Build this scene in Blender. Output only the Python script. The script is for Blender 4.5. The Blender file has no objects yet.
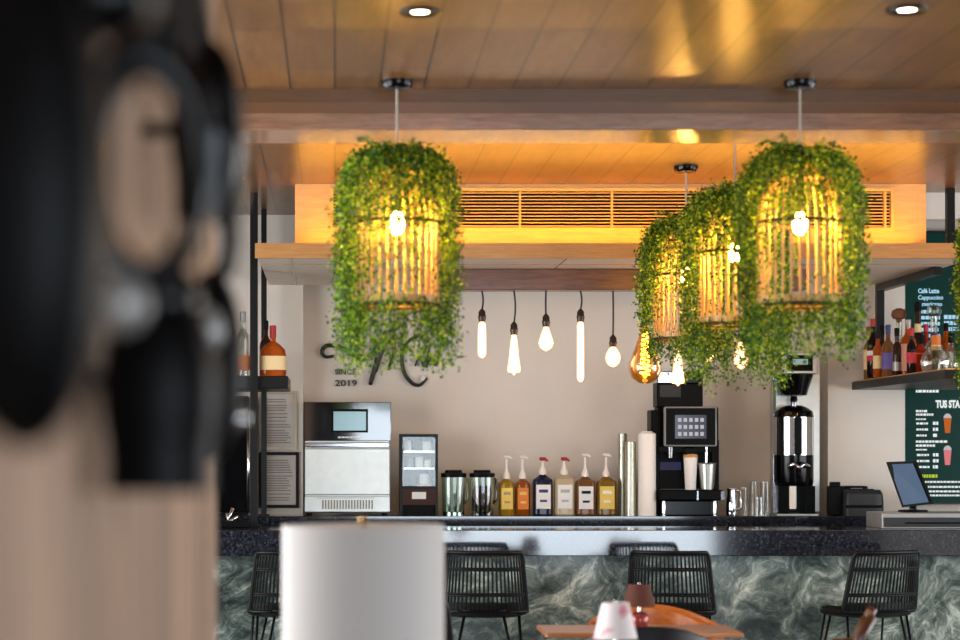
import bpy, math, random
import numpy as np
PI = math.pi
S = bpy.context.scene
COL = S.collection
random.seed(7)

# ------------------------------------------------------------------ camera
F, U0, V0, EYE = 2100.0, 335.0, 452.0, 1.56      # focal length in px, vanishing point, eye height
cam_d = bpy.data.cameras.new('camera')
cam = bpy.data.objects.new('camera', cam_d); COL.objects.link(cam)
cam.location = (0, 0, EYE); cam.rotation_euler = (PI/2, 0, 0)
cam_d.sensor_width = 36.0; cam_d.lens = 36.0*F/960.0
cam_d.shift_x = (480.0-U0)/960.0; cam_d.shift_y = (V0-320.0)/960.0
cam_d.clip_start = 0.05; cam_d.clip_end = 100
cam_d.dof.use_dof = True; cam_d.dof.focus_distance = 12.9; cam_d.dof.aperture_fstop = 1.9
S.camera = cam

# ------------------------------------------------------------------ world, daylight, exposure
w = bpy.data.worlds.new('world'); S.world = w; w.use_nodes = True
w.node_tree.nodes['Background'].inputs[0].default_value = (0.80, 0.90, 1.0, 1)
w.node_tree.nodes['Background'].inputs[1].default_value = 1.0
def area_light(name, loc, rot, sx, sy, power, col):
    d = bpy.data.lights.new(name, 'AREA'); d.shape = 'RECTANGLE'; d.size = sx; d.size_y = sy
    d.energy = power; d.color = col
    o = bpy.data.objects.new(name, d); COL.objects.link(o); o.location = loc; o.rotation_euler = rot
    return o
area_light('daylight_front_window', (2.65, -2.95, 1.35), (PI/2, 0, 0), 4.7, 2.6, 235, (0.78, 0.89, 1.0))
area_light('daylight_side_window', (6.9, 8.6, 1.6), (PI/2, 0, PI/2), 6.6, 2.4, 260, (0.97, 0.98, 1.0))
area_light('daylight_left_window', (-2.95, 8.4, 1.6), (PI/2, 0, -PI/2), 5.2, 2.4, 300, (0.97, 0.98, 1.0))
S.view_settings.view_transform = 'Standard'; S.view_settings.look = 'None'
S.view_settings.gamma = 1.0; S.view_settings.use_curve_mapping = False
S.view_settings.exposure = 0.12
S.cycles.use_denoising = True
S.cycles.max_bounces = 8; S.cycles.transparent_max_bounces = 12
S.cycles.sample_clamp_indirect = 6.0

def X(px, D): return (px-U0)*D/F
def Z(py, D): return EYE-(py-V0)*D/F

# ------------------------------------------------------------------ materials
def lin(c): return tuple(((v/255.0)/12.92 if v/255.0 <= 0.04045 else ((v/255.0+0.055)/1.055)**2.4) for v in c)
class NT:
    def __init__(s, name):
        s.m = bpy.data.materials.new(name); s.m.use_nodes = True
        s.t = s.m.node_tree; s.b = s.t.nodes['Principled BSDF']; s.out = s.t.nodes['Material Output']
    def n(s, kind, **kw):
        x = s.t.nodes.new('ShaderNode'+kind)
        for k, v in kw.items():
            if hasattr(x, k): setattr(x, k, v)
            else: x.inputs[k.replace('_', ' ')].default_value = v
        return x
    def l(s, a, b): s.t.links.new(a, b)
    def ramp(s, stops, fac):
        r = s.n('ValToRGB'); e = r.color_ramp.elements
        while len(e) < len(stops): e.new(0.5)
        for el, (p, c) in zip(e, stops): el.position = p; el.color = (*c, 1)
        s.l(fac, r.inputs[0]); return r.outputs[0]
    def coord(s, scale=(1, 1, 1), rot=(0, 0, 0), loc=(0, 0, 0)):
        c = s.n('TexCoord'); m = s.n('Mapping'); m.inputs['Scale'].default_value = scale
        m.inputs['Rotation'].default_value = rot; m.inputs['Location'].default_value = loc
        s.l(c.outputs['Object'], m.inputs[0]); return m.outputs[0]
    def bump(s, h, strength=0.2, dist=0.01):
        b = s.n('Bump'); b.inputs['Strength'].default_value = strength; b.inputs['Distance'].default_value = dist
        s.l(h, b.inputs['Height']); s.l(b.outputs[0], s.b.inputs['Normal'])
def pm(name, col, rough=0.5, metal=0.0, trans=0.0, ior=1.45, coat=0.0, emit=None, es=0.0, noise=0.0, nscale=30, spec=0.5):
    a = NT(name); b = a.b
    c = lin(col)
    b.inputs['Base Color'].default_value = (*c, 1)
    b.inputs['Roughness'].default_value = rough; b.inputs['Metallic'].default_value = metal
    b.inputs['Transmission Weight'].default_value = trans; b.inputs['IOR'].default_value = ior
    b.inputs['Coat Weight'].default_value = coat; b.inputs['Coat Roughness'].default_value = 0.08
    b.inputs['Specular IOR Level'].default_value = spec
    if emit: b.inputs['Emission Color'].default_value = (*lin(emit), 1); b.inputs['Emission Strength'].default_value = es
    if noise:
        t = a.n('TexNoise', Scale=nscale, Detail=4.0); a.l(a.coord(), t.inputs['Vector'])
        k = a.ramp([(0.3, tuple(v*(1-noise) for v in c)), (0.7, tuple(min(1, v*(1+noise)) for v in c))], t.outputs[0])
        a.l(k, b.inputs['Base Color'])
    return a.m
def wood(name, c0, c1, grain=(1, 14, 14), rough=0.35, coat=0.0, coat_rough=0.2, scale=6, random_tone=0.0):
    a = NT(name)
    n1 = a.n('TexNoise', Scale=float(scale), Detail=6.0, Roughness=0.65, Distortion=0.6)
    a.l(a.coord(grain), n1.inputs['Vector'])
    col = a.ramp([(0.28, lin(c0)), (0.72, lin(c1))], n1.outputs[0])
    if random_tone:
        g = a.n('NewGeometry'); h = a.n('HueSaturation')
        mr = a.n('MapRange'); mr.inputs[3].default_value = 1-random_tone; mr.inputs[4].default_value = 1+random_tone
        a.l(g.outputs['Random Per Island'], mr.inputs[0]); a.l(mr.outputs[0], h.inputs['Value']); a.l(col, h.inputs['Color'])
        col = h.outputs[0]
    a.l(col, a.b.inputs['Base Color'])
    a.b.inputs['Roughness'].default_value = rough
    a.b.inputs['Coat Weight'].default_value = coat; a.b.inputs['Coat Roughness'].default_value = coat_rough
    a.bump(n1.outputs[0], 0.08, 0.004)
    return a.m
def ceiling_wood():
    a = NT('ceiling_planks')
    v = a.coord(rot=(0, 0, PI/2))
    br = a.n('TexBrick', Scale=1.0); br.offset = 0.37; br.offset_frequency = 2
    br.inputs['Color1'].default_value = (0, 0, 0, 1); br.inputs['Color2'].default_value = (1, 1, 1, 1); br.inputs['Mortar'].default_value = (0.5, 0.5, 0.5, 1)
    br.inputs['Mortar Size'].default_value = 0.006; br.inputs['Mortar Smooth'].default_value = 0.2
    br.inputs['Brick Width'].default_value = 1.25; br.inputs['Row Height'].default_value = 0.195
    a.l(v, br.inputs['Vector'])
    n1 = a.n('TexNoise', Scale=3.0, Detail=6.0, Roughness=0.6, Distortion=0.5); a.l(a.coord((9, 1, 1)), n1.inputs['Vector'])
    grain = a.ramp([(0.25, lin((100, 67, 36))), (0.75, lin((138, 97, 55)))], n1.outputs[0])
    tone = a.ramp([(0, (0.82, 0.80, 0.78)), (1, (1.08, 1.06, 1.03))], br.outputs['Color'])
    mx = a.n('MixRGB', blend_type='MULTIPLY'); mx.inputs[0].default_value = 1
    a.l(grain, mx.inputs[1]); a.l(tone, mx.inputs[2])
    m2 = a.n('MixRGB'); a.l(br.outputs['Fac'], m2.inputs[0]); a.l(mx.outputs[0], m2.inputs[1]); m2.inputs[2].default_value = (*lin((62, 40, 22)), 1)
    a.l(m2.outputs[0], a.b.inputs['Base Color'])
    a.b.inputs['Roughness'].default_value = 0.29
    a.b.inputs['Specular IOR Level'].default_value = 0.85
    return a.m
def plaster(name, c, var=0.05):
    a = NT(name); n = a.n('TexNoise', Scale=1.3, Detail=5.0); a.l(a.coord(), n.inputs['Vector'])
    l = lin(c)
    a.l(a.ramp([(0.3, tuple(v*(1-var) for v in l)), (0.7, tuple(v*(1+var) for v in l))], n.outputs[0]), a.b.inputs['Base Color'])
    n2 = a.n('TexNoise', Scale=120.0, Detail=2.0); a.l(a.coord(), n2.inputs['Vector']); a.bump(n2.outputs[0], 0.08, 0.002)
    a.b.inputs['Roughness'].default_value = 0.8
    return a.m
def granite():
    a = NT('dark_granite')
    n = a.n('TexNoise', Scale=55.0, Detail=6.0, Roughness=0.75); a.l(a.coord(), n.inputs['Vector'])
    n2 = a.n('TexNoise', Scale=9.0, Detail=4.0, Distortion=1.0); a.l(a.coord(), n2.inputs['Vector'])
    c1 = a.ramp([(0.44, lin((16, 18, 24))), (0.60, lin((58, 62, 74))), (0.70, lin((120, 124, 134)))], n.outputs[0])
    c2 = a.ramp([(0.3, (0.45, 0.45, 0.45)), (0.7, (1.1, 1.1, 1.1))], n2.outputs[0])
    mx = a.n('MixRGB', blend_type='MULTIPLY'); mx.inputs[0].default_value = 1; a.l(c1, mx.inputs[1]); a.l(c2, mx.inputs[2])
    a.l(mx.outputs[0], a.b.inputs['Base Color']); a.b.inputs['Roughness'].default_value = 0.07
    a.b.inputs['IOR'].default_value = 2.0
    return a.m
def marble():
    a = NT('green_marble')
    v = a.coord((1, 1, 1), rot=(0, 0.6, 0))
    w0 = a.n('TexNoise', Scale=1.1, Detail=4.0, Roughness=0.55); a.l(v, w0.inputs['Vector'])
    sb = a.n('VectorMath', operation='SUBTRACT'); a.l(w0.outputs['Color'], sb.inputs[0]); sb.inputs[1].default_value = (0.5, 0.5, 0.5)
    sc = a.n('VectorMath', operation='SCALE'); a.l(sb.outputs[0], sc.inputs[0]); sc.inputs['Scale'].default_value = 0.9
    ad = a.n('VectorMath', operation='ADD'); a.l(v, ad.inputs[0]); a.l(sc.outputs[0], ad.inputs[1])
    mp = a.n('Mapping'); mp.inputs['Scale'].default_value = (1.0, 1, 3.6); a.l(ad.outputs[0], mp.inputs[0])
    n = a.n('TexNoise', Scale=1.6, Detail=12.0, Roughness=0.74, Distortion=0.25); a.l(mp.outputs[0], n.inputs['Vector'])
    nf = a.n('TexNoise', Scale=5.5, Detail=12.0, Roughness=0.72, Distortion=1.1); a.l(ad.outputs[0], nf.inputs['Vector'])
    av = a.n('Math', operation='MULTIPLY_ADD'); a.l(nf.outputs[0], av.inputs[0]); av.inputs[1].default_value = 0.55
    h5 = a.n('Math', operation='MULTIPLY'); a.l(n.outputs[0], h5.inputs[0]); h5.inputs[1].default_value = 0.50; a.l(h5.outputs[0], av.inputs[2])
    base = a.ramp([(0.36, lin((24, 30, 30))), (0.47, lin((62, 74, 72))), (0.54, lin((108, 120, 114))), (0.60, lin((168, 176, 166))), (0.66, lin((216, 218, 206)))], av.outputs[0])
    n3 = a.n('TexNoise', Scale=1.9, Detail=5.0, Distortion=0.8); a.l(a.coord(loc=(4, 0, 2)), n3.inputs['Vector'])
    dk = a.ramp([(0.36, (0.48, 0.50, 0.50)), (0.56, (1.2, 1.2, 1.18))], n3.outputs[0])
    mk = a.n('MixRGB', blend_type='MULTIPLY'); mk.inputs[0].default_value = 1; a.l(base, mk.inputs[1]); a.l(dk, mk.inputs[2])
    a.l(mk.outputs[0], a.b.inputs['Base Color']); a.b.inputs['Roughness'].default_value = 0.16
    return a.m
def leaf_mat():
    a = NT('ivy_leaves'); g = a.n('NewGeometry')
    col = a.ramp([(0.0, lin((24, 62, 16))), (0.45, lin((70, 112, 22))), (0.8, lin((130, 162, 36))), (1.0, lin((184, 202, 68)))], g.outputs['Random Per Island'])
    a.l(col, a.b.inputs['Base Color']); a.b.inputs['Roughness'].default_value = 0.5
    t = a.n('BsdfTranslucent'); h = a.n('HueSaturation'); h.inputs['Value'].default_value = 1.5; h.inputs['Saturation'].default_value = 1.05
    a.l(col, h.inputs['Color']); a.l(h.outputs[0], t.inputs['Color'])
    mx = a.n('MixShader'); mx.inputs[0].default_value = 0.5
    a.l(a.b.outputs[0], mx.inputs[1]); a.l(t.outputs[0], mx.inputs[2]); a.l(mx.outputs[0], a.out.inputs[0])
    return a.m
def glow(name, col, strength, edge=None):
    a = NT(name); e = a.n('Emission'); e.inputs['Strength'].default_value = strength
    e.inputs['Color'].default_value = (*lin(col), 1)
    if edge:
        lw = a.n('LayerWeight', Blend=0.35)
        a.l(a.ramp([(0.05, lin(col)), (0.75, lin(edge))], lw.outputs['Facing']), e.inputs['Color'])
    a.l(e.outputs[0], a.out.inputs[0])
    return a.m
def thin_glass(name, col, alpha=0.25, rough=0.04):
    a = NT(name); t = a.n('BsdfTransparent'); t.inputs[0].default_value = (*lin(col), 1)
    g = a.n('BsdfGlossy'); g.inputs['Roughness'].default_value = rough; g.inputs[0].default_value = (1, 1, 1, 1)
    lw = a.n('LayerWeight', Blend=0.45)
    mm = a.n('Math', operation='MULTIPLY_ADD'); mm.inputs[1].default_value = 0.6; mm.inputs[2].default_value = alpha*0.14
    a.l(lw.outputs['Facing'], mm.inputs[0])
    mx = a.n('MixShader'); a.l(mm.outputs[0], mx.inputs[0]); a.l(t.outputs[0], mx.inputs[1]); a.l(g.outputs[0], mx.inputs[2])
    a.l(mx.outputs[0], a.out.inputs[0]); return a.m
def floral():
    a = NT('floral_fabric')
    v = a.n('TexVoronoi', Scale=22.0); a.l(a.coord(), v.inputs['Vector'])
    n = a.n('TexNoise', Scale=16.0, Detail=3.0); a.l(a.coord(loc=(3, 1, 2)), n.inputs['Vector'])
    f = a.ramp([(0.55, (0, 0, 0)), (0.66, (1, 1, 1))], n.outputs[0])
    k = a.ramp([(0.0, lin((214, 60, 92))), (0.45, lin((232, 150, 165))), (1, lin((150, 170, 150)))], v.outputs['Color'])
    mx = a.n('MixRGB'); a.l(f, mx.inputs[0]); mx.inputs[1].default_value = (*lin((240, 232, 232)), 1); a.l(k, mx.inputs[2])
    a.l(mx.outputs[0], a.b.inputs['Base Color']); a.b.inputs['Roughness'].default_value = 0.8
    return a.m

M = {}
M['ceiling'] = ceiling_wood()
M['wall'] = plaster('wall_plaster', (218, 210, 200))
M['dim'] = plaster('dark_taupe_paint', (70, 62, 56))
M['white'] = plaster('white_paint', (226, 222, 216))
M['floor'] = pm('floor_tile', (84, 76, 68), 0.4, noise=0.15, nscale=3)
M['granite'] = granite(); M['marble'] = marble()
M['beam'] = wood('beam_oak', (122, 86, 66), (160, 122, 98), (1, 8, 8), 0.2, 0.5, 0.12)
M['trim'] = wood('brown_trim', (82, 54, 32), (106, 72, 44), (1, 10, 10), 0.35)
M['oak'] = wood('shelf_oak', (168, 116, 62), (198, 146, 88), (1, 14, 14), 0.4)
M['under'] = wood('shelf_underside_lit', (214, 198, 180), (232, 218, 202), (1, 10, 10), 0.5)  # shelf underside lightened in colour for the light it catches from below
M['bulk'] = wood('bulkhead_oak', (196, 150, 92), (214, 172, 112), (1, 12, 12), 0.5)
M['walnut'] = wood('walnut_plank', (66, 38, 28), (118, 74, 54), (1, 9, 9), 0.3, 0.2)
M['table'] = wood('table_wood', (156, 92, 48), (196, 128, 76), (1, 9, 9), 0.3, 0.3)
M['orange_wood'] = wood('bent_wood', (160, 84, 32), (196, 112, 52), (1, 6, 6), 0.25, 0.4)
M['darkwood'] = wood('dark_wood', (60, 34, 24), (96, 56, 38), (1, 9, 9), 0.3, 0.3)
M['slatwall'] = wood('partition_planks', (160, 126, 104), (200, 164, 134), (6, 6, 0.6), 0.65, random_tone=0.22)
M['black'] = pm('black_steel', (14, 14, 15), 0.35, spec=0.25)
M['gloss'] = pm('gloss_black', (4, 4, 6), 0.14, spec=0.28)
M['panelglass'] = pm('mirror_black_glass', (5, 5, 7), 0.05, ior=2.1)
M['rubber'] = pm('matte_black', (8, 8, 9), 0.40, spec=0.10)
M['rattan'] = pm('black_rattan', (11, 11, 13), 0.42, noise=0.3, nscale=80, spec=0.3)
M['leather'] = pm('black_leather', (22, 23, 30), 0.38, noise=0.15, nscale=60)
M['steel'] = pm('brushed_steel', (200, 200, 194), 0.34, 1.0, noise=0.05, nscale=14)
M['chrome'] = pm('chrome', (225, 225, 228), 0.10, 1.0)
M['brass'] = pm('brass', (196, 158, 86), 0.3, 1.0)
M['bamboo'] = wood('bamboo_slat', (196, 146, 84), (222, 178, 116), (8, 8, 1), 0.5)
M['twig'] = pm('dark_vine_ring', (70, 46, 26), 0.7)
M['leaf'] = leaf_mat()
M['stem'] = pm('ivy_stem', (62, 84, 30), 0.6)
M['lanternbulb'] = glow('lantern_bulb_glow', (255, 184, 84), 480)
M['edison'] = glow('warm_bulb_glow', (255, 224, 168), 4.5, (255, 150, 56))
M['filament'] = glow('filament_glow', (255, 190, 80), 40)
M['amber'] = thin_glass('amber_glass', (255, 206, 122), 0.6)
M['led'] = glow('led_glow', (255, 178, 62), 54)
M['down'] = glow('downlight_glow', (255, 240, 215), 18)
M['cord'] = pm('pale_cord', (170, 160, 150), 0.6)
M['bcord'] = pm('black_cord', (38, 40, 42), 0.6)
M['socket'] = pm('bronze_socket', (74, 62, 54), 0.35, 0.7)
M['louver'] = pm('ochre_slat', (214, 168, 92), 0.5)
M['panelbrown'] = pm('brown_panel', (62, 40, 34), 0.5, spec=0.2)
M['void'] = pm('duct_dark', (46, 28, 22), 0.9)
M['paper'] = pm('printed_paper', (206, 196, 188), 0.8)
M['ink'] = pm('grey_print', (132, 124, 118), 0.8)
M['silverframe'] = pm('silver_frame', (170, 156, 138), 0.4, 0.5)
M['darkframe'] = pm('dark_frame', (26, 19, 17), 0.45, spec=0.15)
M['sign'] = pm('sign_metal', (48, 44, 44), 0.3, 0.6)
M['shade'] = pm('white_linen_shade', (220, 216, 212), 0.85)
M['brownshade'] = pm('brown_fabric_shade', (88, 46, 32), 0.8)
M['floral'] = floral()
M['glass'] = thin_glass('clear_glass', (246, 248, 246), 0.25)
M['smoke'] = thin_glass('smoky_glass', (90, 96, 98), 0.5)
M['jug'] = thin_glass('green_tinted_jug', (196, 214, 200), 0.5)
M['cup'] = pm('white_cup', (236, 232, 226), 0.5)
M['kraft'] = pm('clear_plastic_cups', (176, 174, 156), 0.15, 0.5, noise=0.1)
M['label'] = pm('white_label', (226, 224, 222), 0.6)
M['red'] = pm('red_plastic', (168, 24, 30), 0.4)
M['white_plastic'] = pm('white_plastic', (230, 222, 212), 0.4)
M['screen_blue'] = pm('blue_grey_screen', (70, 92, 118), 0.35, emit=(70, 96, 130), es=0.3, spec=0.2)
M['screen_teal'] = pm('teal_screen', (120, 150, 158), 0.1, emit=(140, 170, 176), es=0.5)
M['screen_dark'] = pm('dark_touchscreen', (36, 38, 46), 0.12, emit=(70, 72, 84), es=0.4)
M['tv'] = pm('green_screen', (8, 34, 31), 0.3, emit=(8, 56, 50), es=0.4, spec=0.08)
M['tvtext'] = glow('screen_white_text', (236, 242, 240), 0.9)
M['tvblue'] = glow('screen_pale_blue_text', (170, 216, 240), 0.9)
M['tvlime'] = glow('screen_lime_text', (196, 214, 60), 0.8)
M['tvorange'] = glow('screen_orange', (200, 104, 44), 0.8)
M['tvpink'] = glow('screen_pink', (226, 130, 136), 0.8)
M['icon'] = glow('screen_icon', (200, 196, 200), 0.8)
def liquid(name, col, trans=0.55): return pm(name, col, 0.08, 0, trans, 1.2, coat=0.3)
M['yellow'] = liquid('yellow_syrup', (190, 150, 40)); M['orange'] = liquid('amber_syrup', (178, 96, 24))
M['navy'] = liquid('dark_blue_syrup', (30, 32, 58), 0.2); M['cream'] = liquid('cream_syrup', (214, 198, 162), 0.4)
M['tan'] = liquid('tan_syrup', (142, 96, 54), 0.5); M['gold'] = liquid('olive_gold_syrup', (150, 112, 40), 0.5)
M['tea'] = liquid('dark_tea', (70, 22, 10), 0.4); M['whisky'] = liquid('amber_whisky', (206, 98, 28), 0.6)
M['winered'] = liquid('dark_wine_glass', (24, 8, 12), 0.1); M['darkbrown'] = liquid('dark_brown_glass', (52, 28, 18), 0.2)
M['redorange'] = liquid('red_orange_liqueur', (170, 48, 18), 0.4); M['clearb'] = thin_glass('clear_bottle_glass', (222, 226, 218), 0.9)
M['gold_label'] = pm('yellow_label', (222, 190, 90), 0.6); M['orange_label'] = pm('orange_label', (214, 120, 50), 0.6)
M['pink_label'] = pm('pink_label', (206, 140, 118), 0.6); M['purple_label'] = pm('purple_label', (92, 80, 150), 0.6)
M['red_label'] = pm('red_label', (186, 44, 62), 0.6); M['cream_label'] = pm('cream_label', (232, 202, 150), 0.6)
M['blue_band'] = pm('blue_band', (44, 52, 110), 0.5); M['cork'] = pm('cork_stopper', (120, 78, 52), 0.7)
M['grey_plastic'] = pm('grey_plastic', (44, 47, 49), 0.45, spec=0.3); M['silver_plastic'] = pm('silver_plastic', (150, 148, 146), 0.35, 0.4)
M['mosaic'] = pm('mosaic_glass', (150, 70, 60), 0.12, 0.3, noise=0.6, nscale=70)
M['coffee'] = pm('coffee_crema', (190, 140, 80), 0.5)

# ------------------------------------------------------------------ mesh building
class MB:
    def __init__(s): s.v = []; s.f = []
    def add(s, vs, fs):
        k = len(s.v); s.v += [tuple(p) for p in vs]; s.f += [tuple(i+k for i in f) for f in fs]; return s
    def box(s, x0, x1, y0, y1, z0, z1, b=0.0):
        if b > 0:                                           # chamfered box
            b = min(b, abs(x1-x0)*0.45, abs(y1-y0)*0.45, abs(z1-z0)*0.45)
            r = []
            for z, e in ((z0, b), (z0+b, 0), (z1-b, 0), (z1, b)):
                r.append([(x0+b+e, y0+e, z), (x1-b-e, y0+e, z), (x1-e, y0+b+e, z), (x1-e, y1-b-e, z), (x1-b-e, y1-e, z), (x0+b+e, y1-e, z), (x0+e, y1-b-e, z), (x0+e, y0+b+e, z)])
            return s.rings(r, cap=True)
        return s.add([(x0, y0, z0), (x1, y0, z0), (x1, y1, z0), (x0, y1, z0), (x0, y0, z1), (x1, y0, z1), (x1, y1, z1), (x0, y1, z1)],
                     [(0, 3, 2, 1), (4, 5, 6, 7), (0, 1, 5, 4), (1, 2, 6, 5), (2, 3, 7, 6), (3, 0, 4, 7)])
    def rings(s, rings, cap=True, closed=False):
        n = len(rings[0]); vs = [p for r in rings for p in r]; fs = []
        m = len(rings)
        for i in range(m if closed else m-1):
            a, b = i*n, ((i+1) % m)*n
            for j in range(n):
                k = (j+1) % n; fs.append((a+j, a+k, b+k, b+j))
        if cap and not closed: fs.append(tuple(range(n))[::-1]); fs.append(tuple(range((m-1)*n, m*n)))
        return s.add(vs, fs)
    def loft(s, prof, cx, cy, n=20, p=2.0, cap=True):      # profile of (rx, ry, z); p > 2 squares the section
        R = []
        for (rx, ry, z) in prof:
            r = []
            for j in range(n):
                t = 2*PI*(j+0.5)/n; c, q = math.cos(t), math.sin(t)
                r.append((cx+rx*math.copysign(abs(c)**(2/p), c), cy+ry*math.copysign(abs(q)**(2/p), q), z))
            R.append(r)
        return s.rings(R, cap)
    def lathe(s, prof, cx, cy, n=20, cap=True): return s.loft([(r, r, z) for r, z in prof], cx, cy, n, 2.0, cap)
    def tube(s, pts, r, n=6, closed=False):
        pts = [np.array(p, float) for p in pts]; m = len(pts); R = []
        rr = r if isinstance(r, (list, tuple)) else [r]*m
        prev = None
        for i in range(m):
            a = pts[(i-1) % m] if (closed or i > 0) else pts[0]
            b = pts[(i+1) % m] if (closed or i < m-1) else pts[-1]
            t = b-a; t /= (np.linalg.norm(t)+1e-12)
            if prev is None:
                ref = np.array([0, 0, 1.0]) if abs(t[2]) < 0.9 else np.array([0, 1.0, 0])
                u = np.cross(t, ref)
            else: u = prev-t*np.dot(prev, t)
            u /= (np.linalg.norm(u)+1e-12); prev = u; v = np.cross(t, u)
            R.append([tuple(pts[i]+rr[i]*(math.cos(2*PI*j/n)*u+math.sin(2*PI*j/n)*v)) for j in range(n)])
        return s.rings(R, True, closed)
    def ell(s, c, rx, ry, rz, n=16, m=10, p=2.0):
        return s.loft([(max(1e-4, rx*math.cos(-PI/2+PI*i/m)), max(1e-4, ry*math.cos(-PI/2+PI*i/m)), c[2]+rz*math.sin(-PI/2+PI*i/m)) for i in range(m+1)], c[0], c[1], n, p)
    def build(s, name, mat, parent=None, origin=(0, 0, 0), smooth=None, world=True):
        off = np.array(origin, float)
        if parent is not None and world:
            q = parent; off = np.zeros(3)
            while q is not None: off = off+np.array(q.location); q = q.parent
        vs = [tuple(np.array(p)-off) for p in s.v] if len(s.v) < 20000 else (np.array(s.v)-off).tolist()
        if parent is not None and not world: vs = s.v
        me = bpy.data.meshes.new(name); me.from_pydata(vs, [], s.f); me.materials.append(mat)
        me.validate(); me.update()
        if smooth: me.shade_smooth(); 
        if smooth and smooth is not True: me.set_sharp_from_angle(angle=math.radians(smooth))
        o = bpy.data.objects.new(name, me); COL.objects.link(o)
        if parent is not None: o.parent = parent
        else: o.location = tuple(origin)
        return o
def tag(o, label, cat, group=None):
    o['label'] = label; o['category'] = cat
    if group: o['group'] = group
    return o
def thing(name, loc, label, cat, group=None, rz=0):
    o = bpy.data.objects.new(name, None); COL.objects.link(o); o.location = loc; o.rotation_euler = (0, 0, rz)
    o.empty_display_size = 0.1
    return tag(o, label, cat, group)
def struct(name, mb, mat, smooth=None):
    o = mb.build(name, mat, smooth=smooth); o['kind'] = 'structure'; return o
def dup(o, loc, rz, label=None, group=None):
    c = o.copy(); COL.objects.link(c)
    if label: c['label'] = label
    if group: c['group'] = group
    c.location = loc; c.rotation_euler = (0, 0, rz)
    def kids(a, b):
        for ch in list(a.children):
            d = ch.copy(); COL.objects.link(d); d.parent = b; kids(ch, d)
    kids(o, c)
    return c
def text(mb, string, px, py, D, cap_px, width_px=None, bold=0.0, spacing=1.0):
    """lettering standing on the plane y = D: left edge and baseline in photo pixels"""
    cu = bpy.data.curves.new('lettering', 'FONT'); cu.body = string; cu.size = 1.0; cu.offset = bold; cu.extrude = 0.004
    cu.space_character = spacing; cu.resolution_u = 3
    o = bpy.data.objects.new('lettering', cu); COL.objects.link(o)
    dg = bpy.context.evaluated_depsgraph_get(); me = bpy.data.meshes.new_from_object(o.evaluated_get(dg))
    vs = np.array([v.co[:] for v in me.vertices]); fs = [tuple(p.vertices) for p in me.polygons]
    bpy.data.objects.remove(o); bpy.data.curves.remove(cu); bpy.data.meshes.remove(me)
    s = D/F; k = cap_px*s/0.70
    x0, x1 = vs[:, 0].min(), vs[:, 0].max()
    kx = k if width_px is None else width_px*s/(x1-x0)
    out = [((v[0]-x0)*kx+X(px, D), D-0.003+v[2]*0.3, Z(py, D)+v[1]*k) for v in vs]
    mb.add(out, fs)
def pbox(mb, x0, x1, y0, y1, D, dep, b=0.0):               # box whose front face (at depth D) covers photo px x0..x1, y0..y1
    return mb.box(X(x0, D), X(x1, D), D, D+dep, Z(y1, D), Z(y0, D), b)

# ------------------------------------------------------------------ the room
CEIL = 3.16
BACK = 14.43
struct('floor', MB().box(-3, 7, -3, BACK, -0.1, 0), M['floor'])
struct('ceiling', MB().box(-3, 7, -3, BACK, CEIL, CEIL+0.1), M['ceiling'])
struct('wall_back', MB().box(-3, 7, BACK, BACK+0.1, 0, CEIL), M['wall'])
wl = MB(); wl.box(-3.1, -3, -3, 5.7, 0, CEIL); wl.box(-3.1, -3, 11.1, BACK, 0, CEIL); wl.box(-3.1, -3, 5.7, 11.1, 0, 0.35); wl.box(-3.1, -3, 5.7, 11.1, 2.85, CEIL)
struct('wall_left', wl, M['wall'])
wr = MB(); wr.box(7, 7.1, -3, 5.2, 0, CEIL); wr.box(7, 7.1, 12.0, BACK, 0, CEIL); wr.box(7, 7.1, 5.2, 12.0, 0, 0.35); wr.box(7, 7.1, 5.2, 12.0, 2.85, CEIL)
struct('wall_right', wr, M['wall'])
wf = MB(); wf.box(-3, 0.25, -3.1, -3, 0, CEIL); wf.box(5.05, 7, -3.1, -3, 0, CEIL); wf.box(0.25, 5.05, -3.1, -3, 2.68, CEIL)
struct('wall_front', wf, M['dim'])
PIL = 14.17                                                  # pilasters on the back wall
struct('pillar_left', MB().box(-2.2, X(303, PIL), PIL, BACK, 0, CEIL), M['wall'])
struct('pillar_right', MB().box(X(828, PIL), X(905, PIL), PIL, BACK, 0, CEIL), M['wall'])
struct('beam', MB().box(-3, 7, 9.55, 9.97, 3.025, CEIL, 0.004), M['beam'])
struct('trim_1', MB().box(-3, 7, 9.25, 9.55, 3.10, CEIL), M['trim'])
struct('trim_2', MB().box(3.64, 7, 12.95, 13.1, Z(219, 12.95), CEIL), M['white'])     # pale soffit on the right
# bulkhead above the bar shelf with an opening for the air grille
BK = 12.55
bl, br_, bt = X(295, BK), X(926, BK), CEIL
gl, gr, gt, gb = X(330, BK), X(894, BK), Z(188, BK), Z(231, BK)
shelf_top = 2.774; shelf_bot = 2.687
bm = MB(); bm.box(bl, gl, BK, 13.3, shelf_top, bt); bm.box(gr, br_, BK, 13.3, shelf_top, bt)
bm.box(gl, gr, BK, 13.3, gt, bt); bm.box(gl, gr, BK, 13.3, shelf_top, gb)
struct('partition_bulkhead', bm, M['bulk'])
# planked partition on the left, running away from the camera
pt = MB(); y = 1.15; random.seed(3)
while y < 4.84:
    wd = random.choice((0.10, 0.12, 0.145)); y1 = min(y+wd, 4.85)
    pt.box(-0.36, -0.27-random.choice((0, 0.004, 0.008)), y, y1-0.004, 0, CEIL); y = y1
struct('wall_partition', pt, M['slatwall'])
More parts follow.
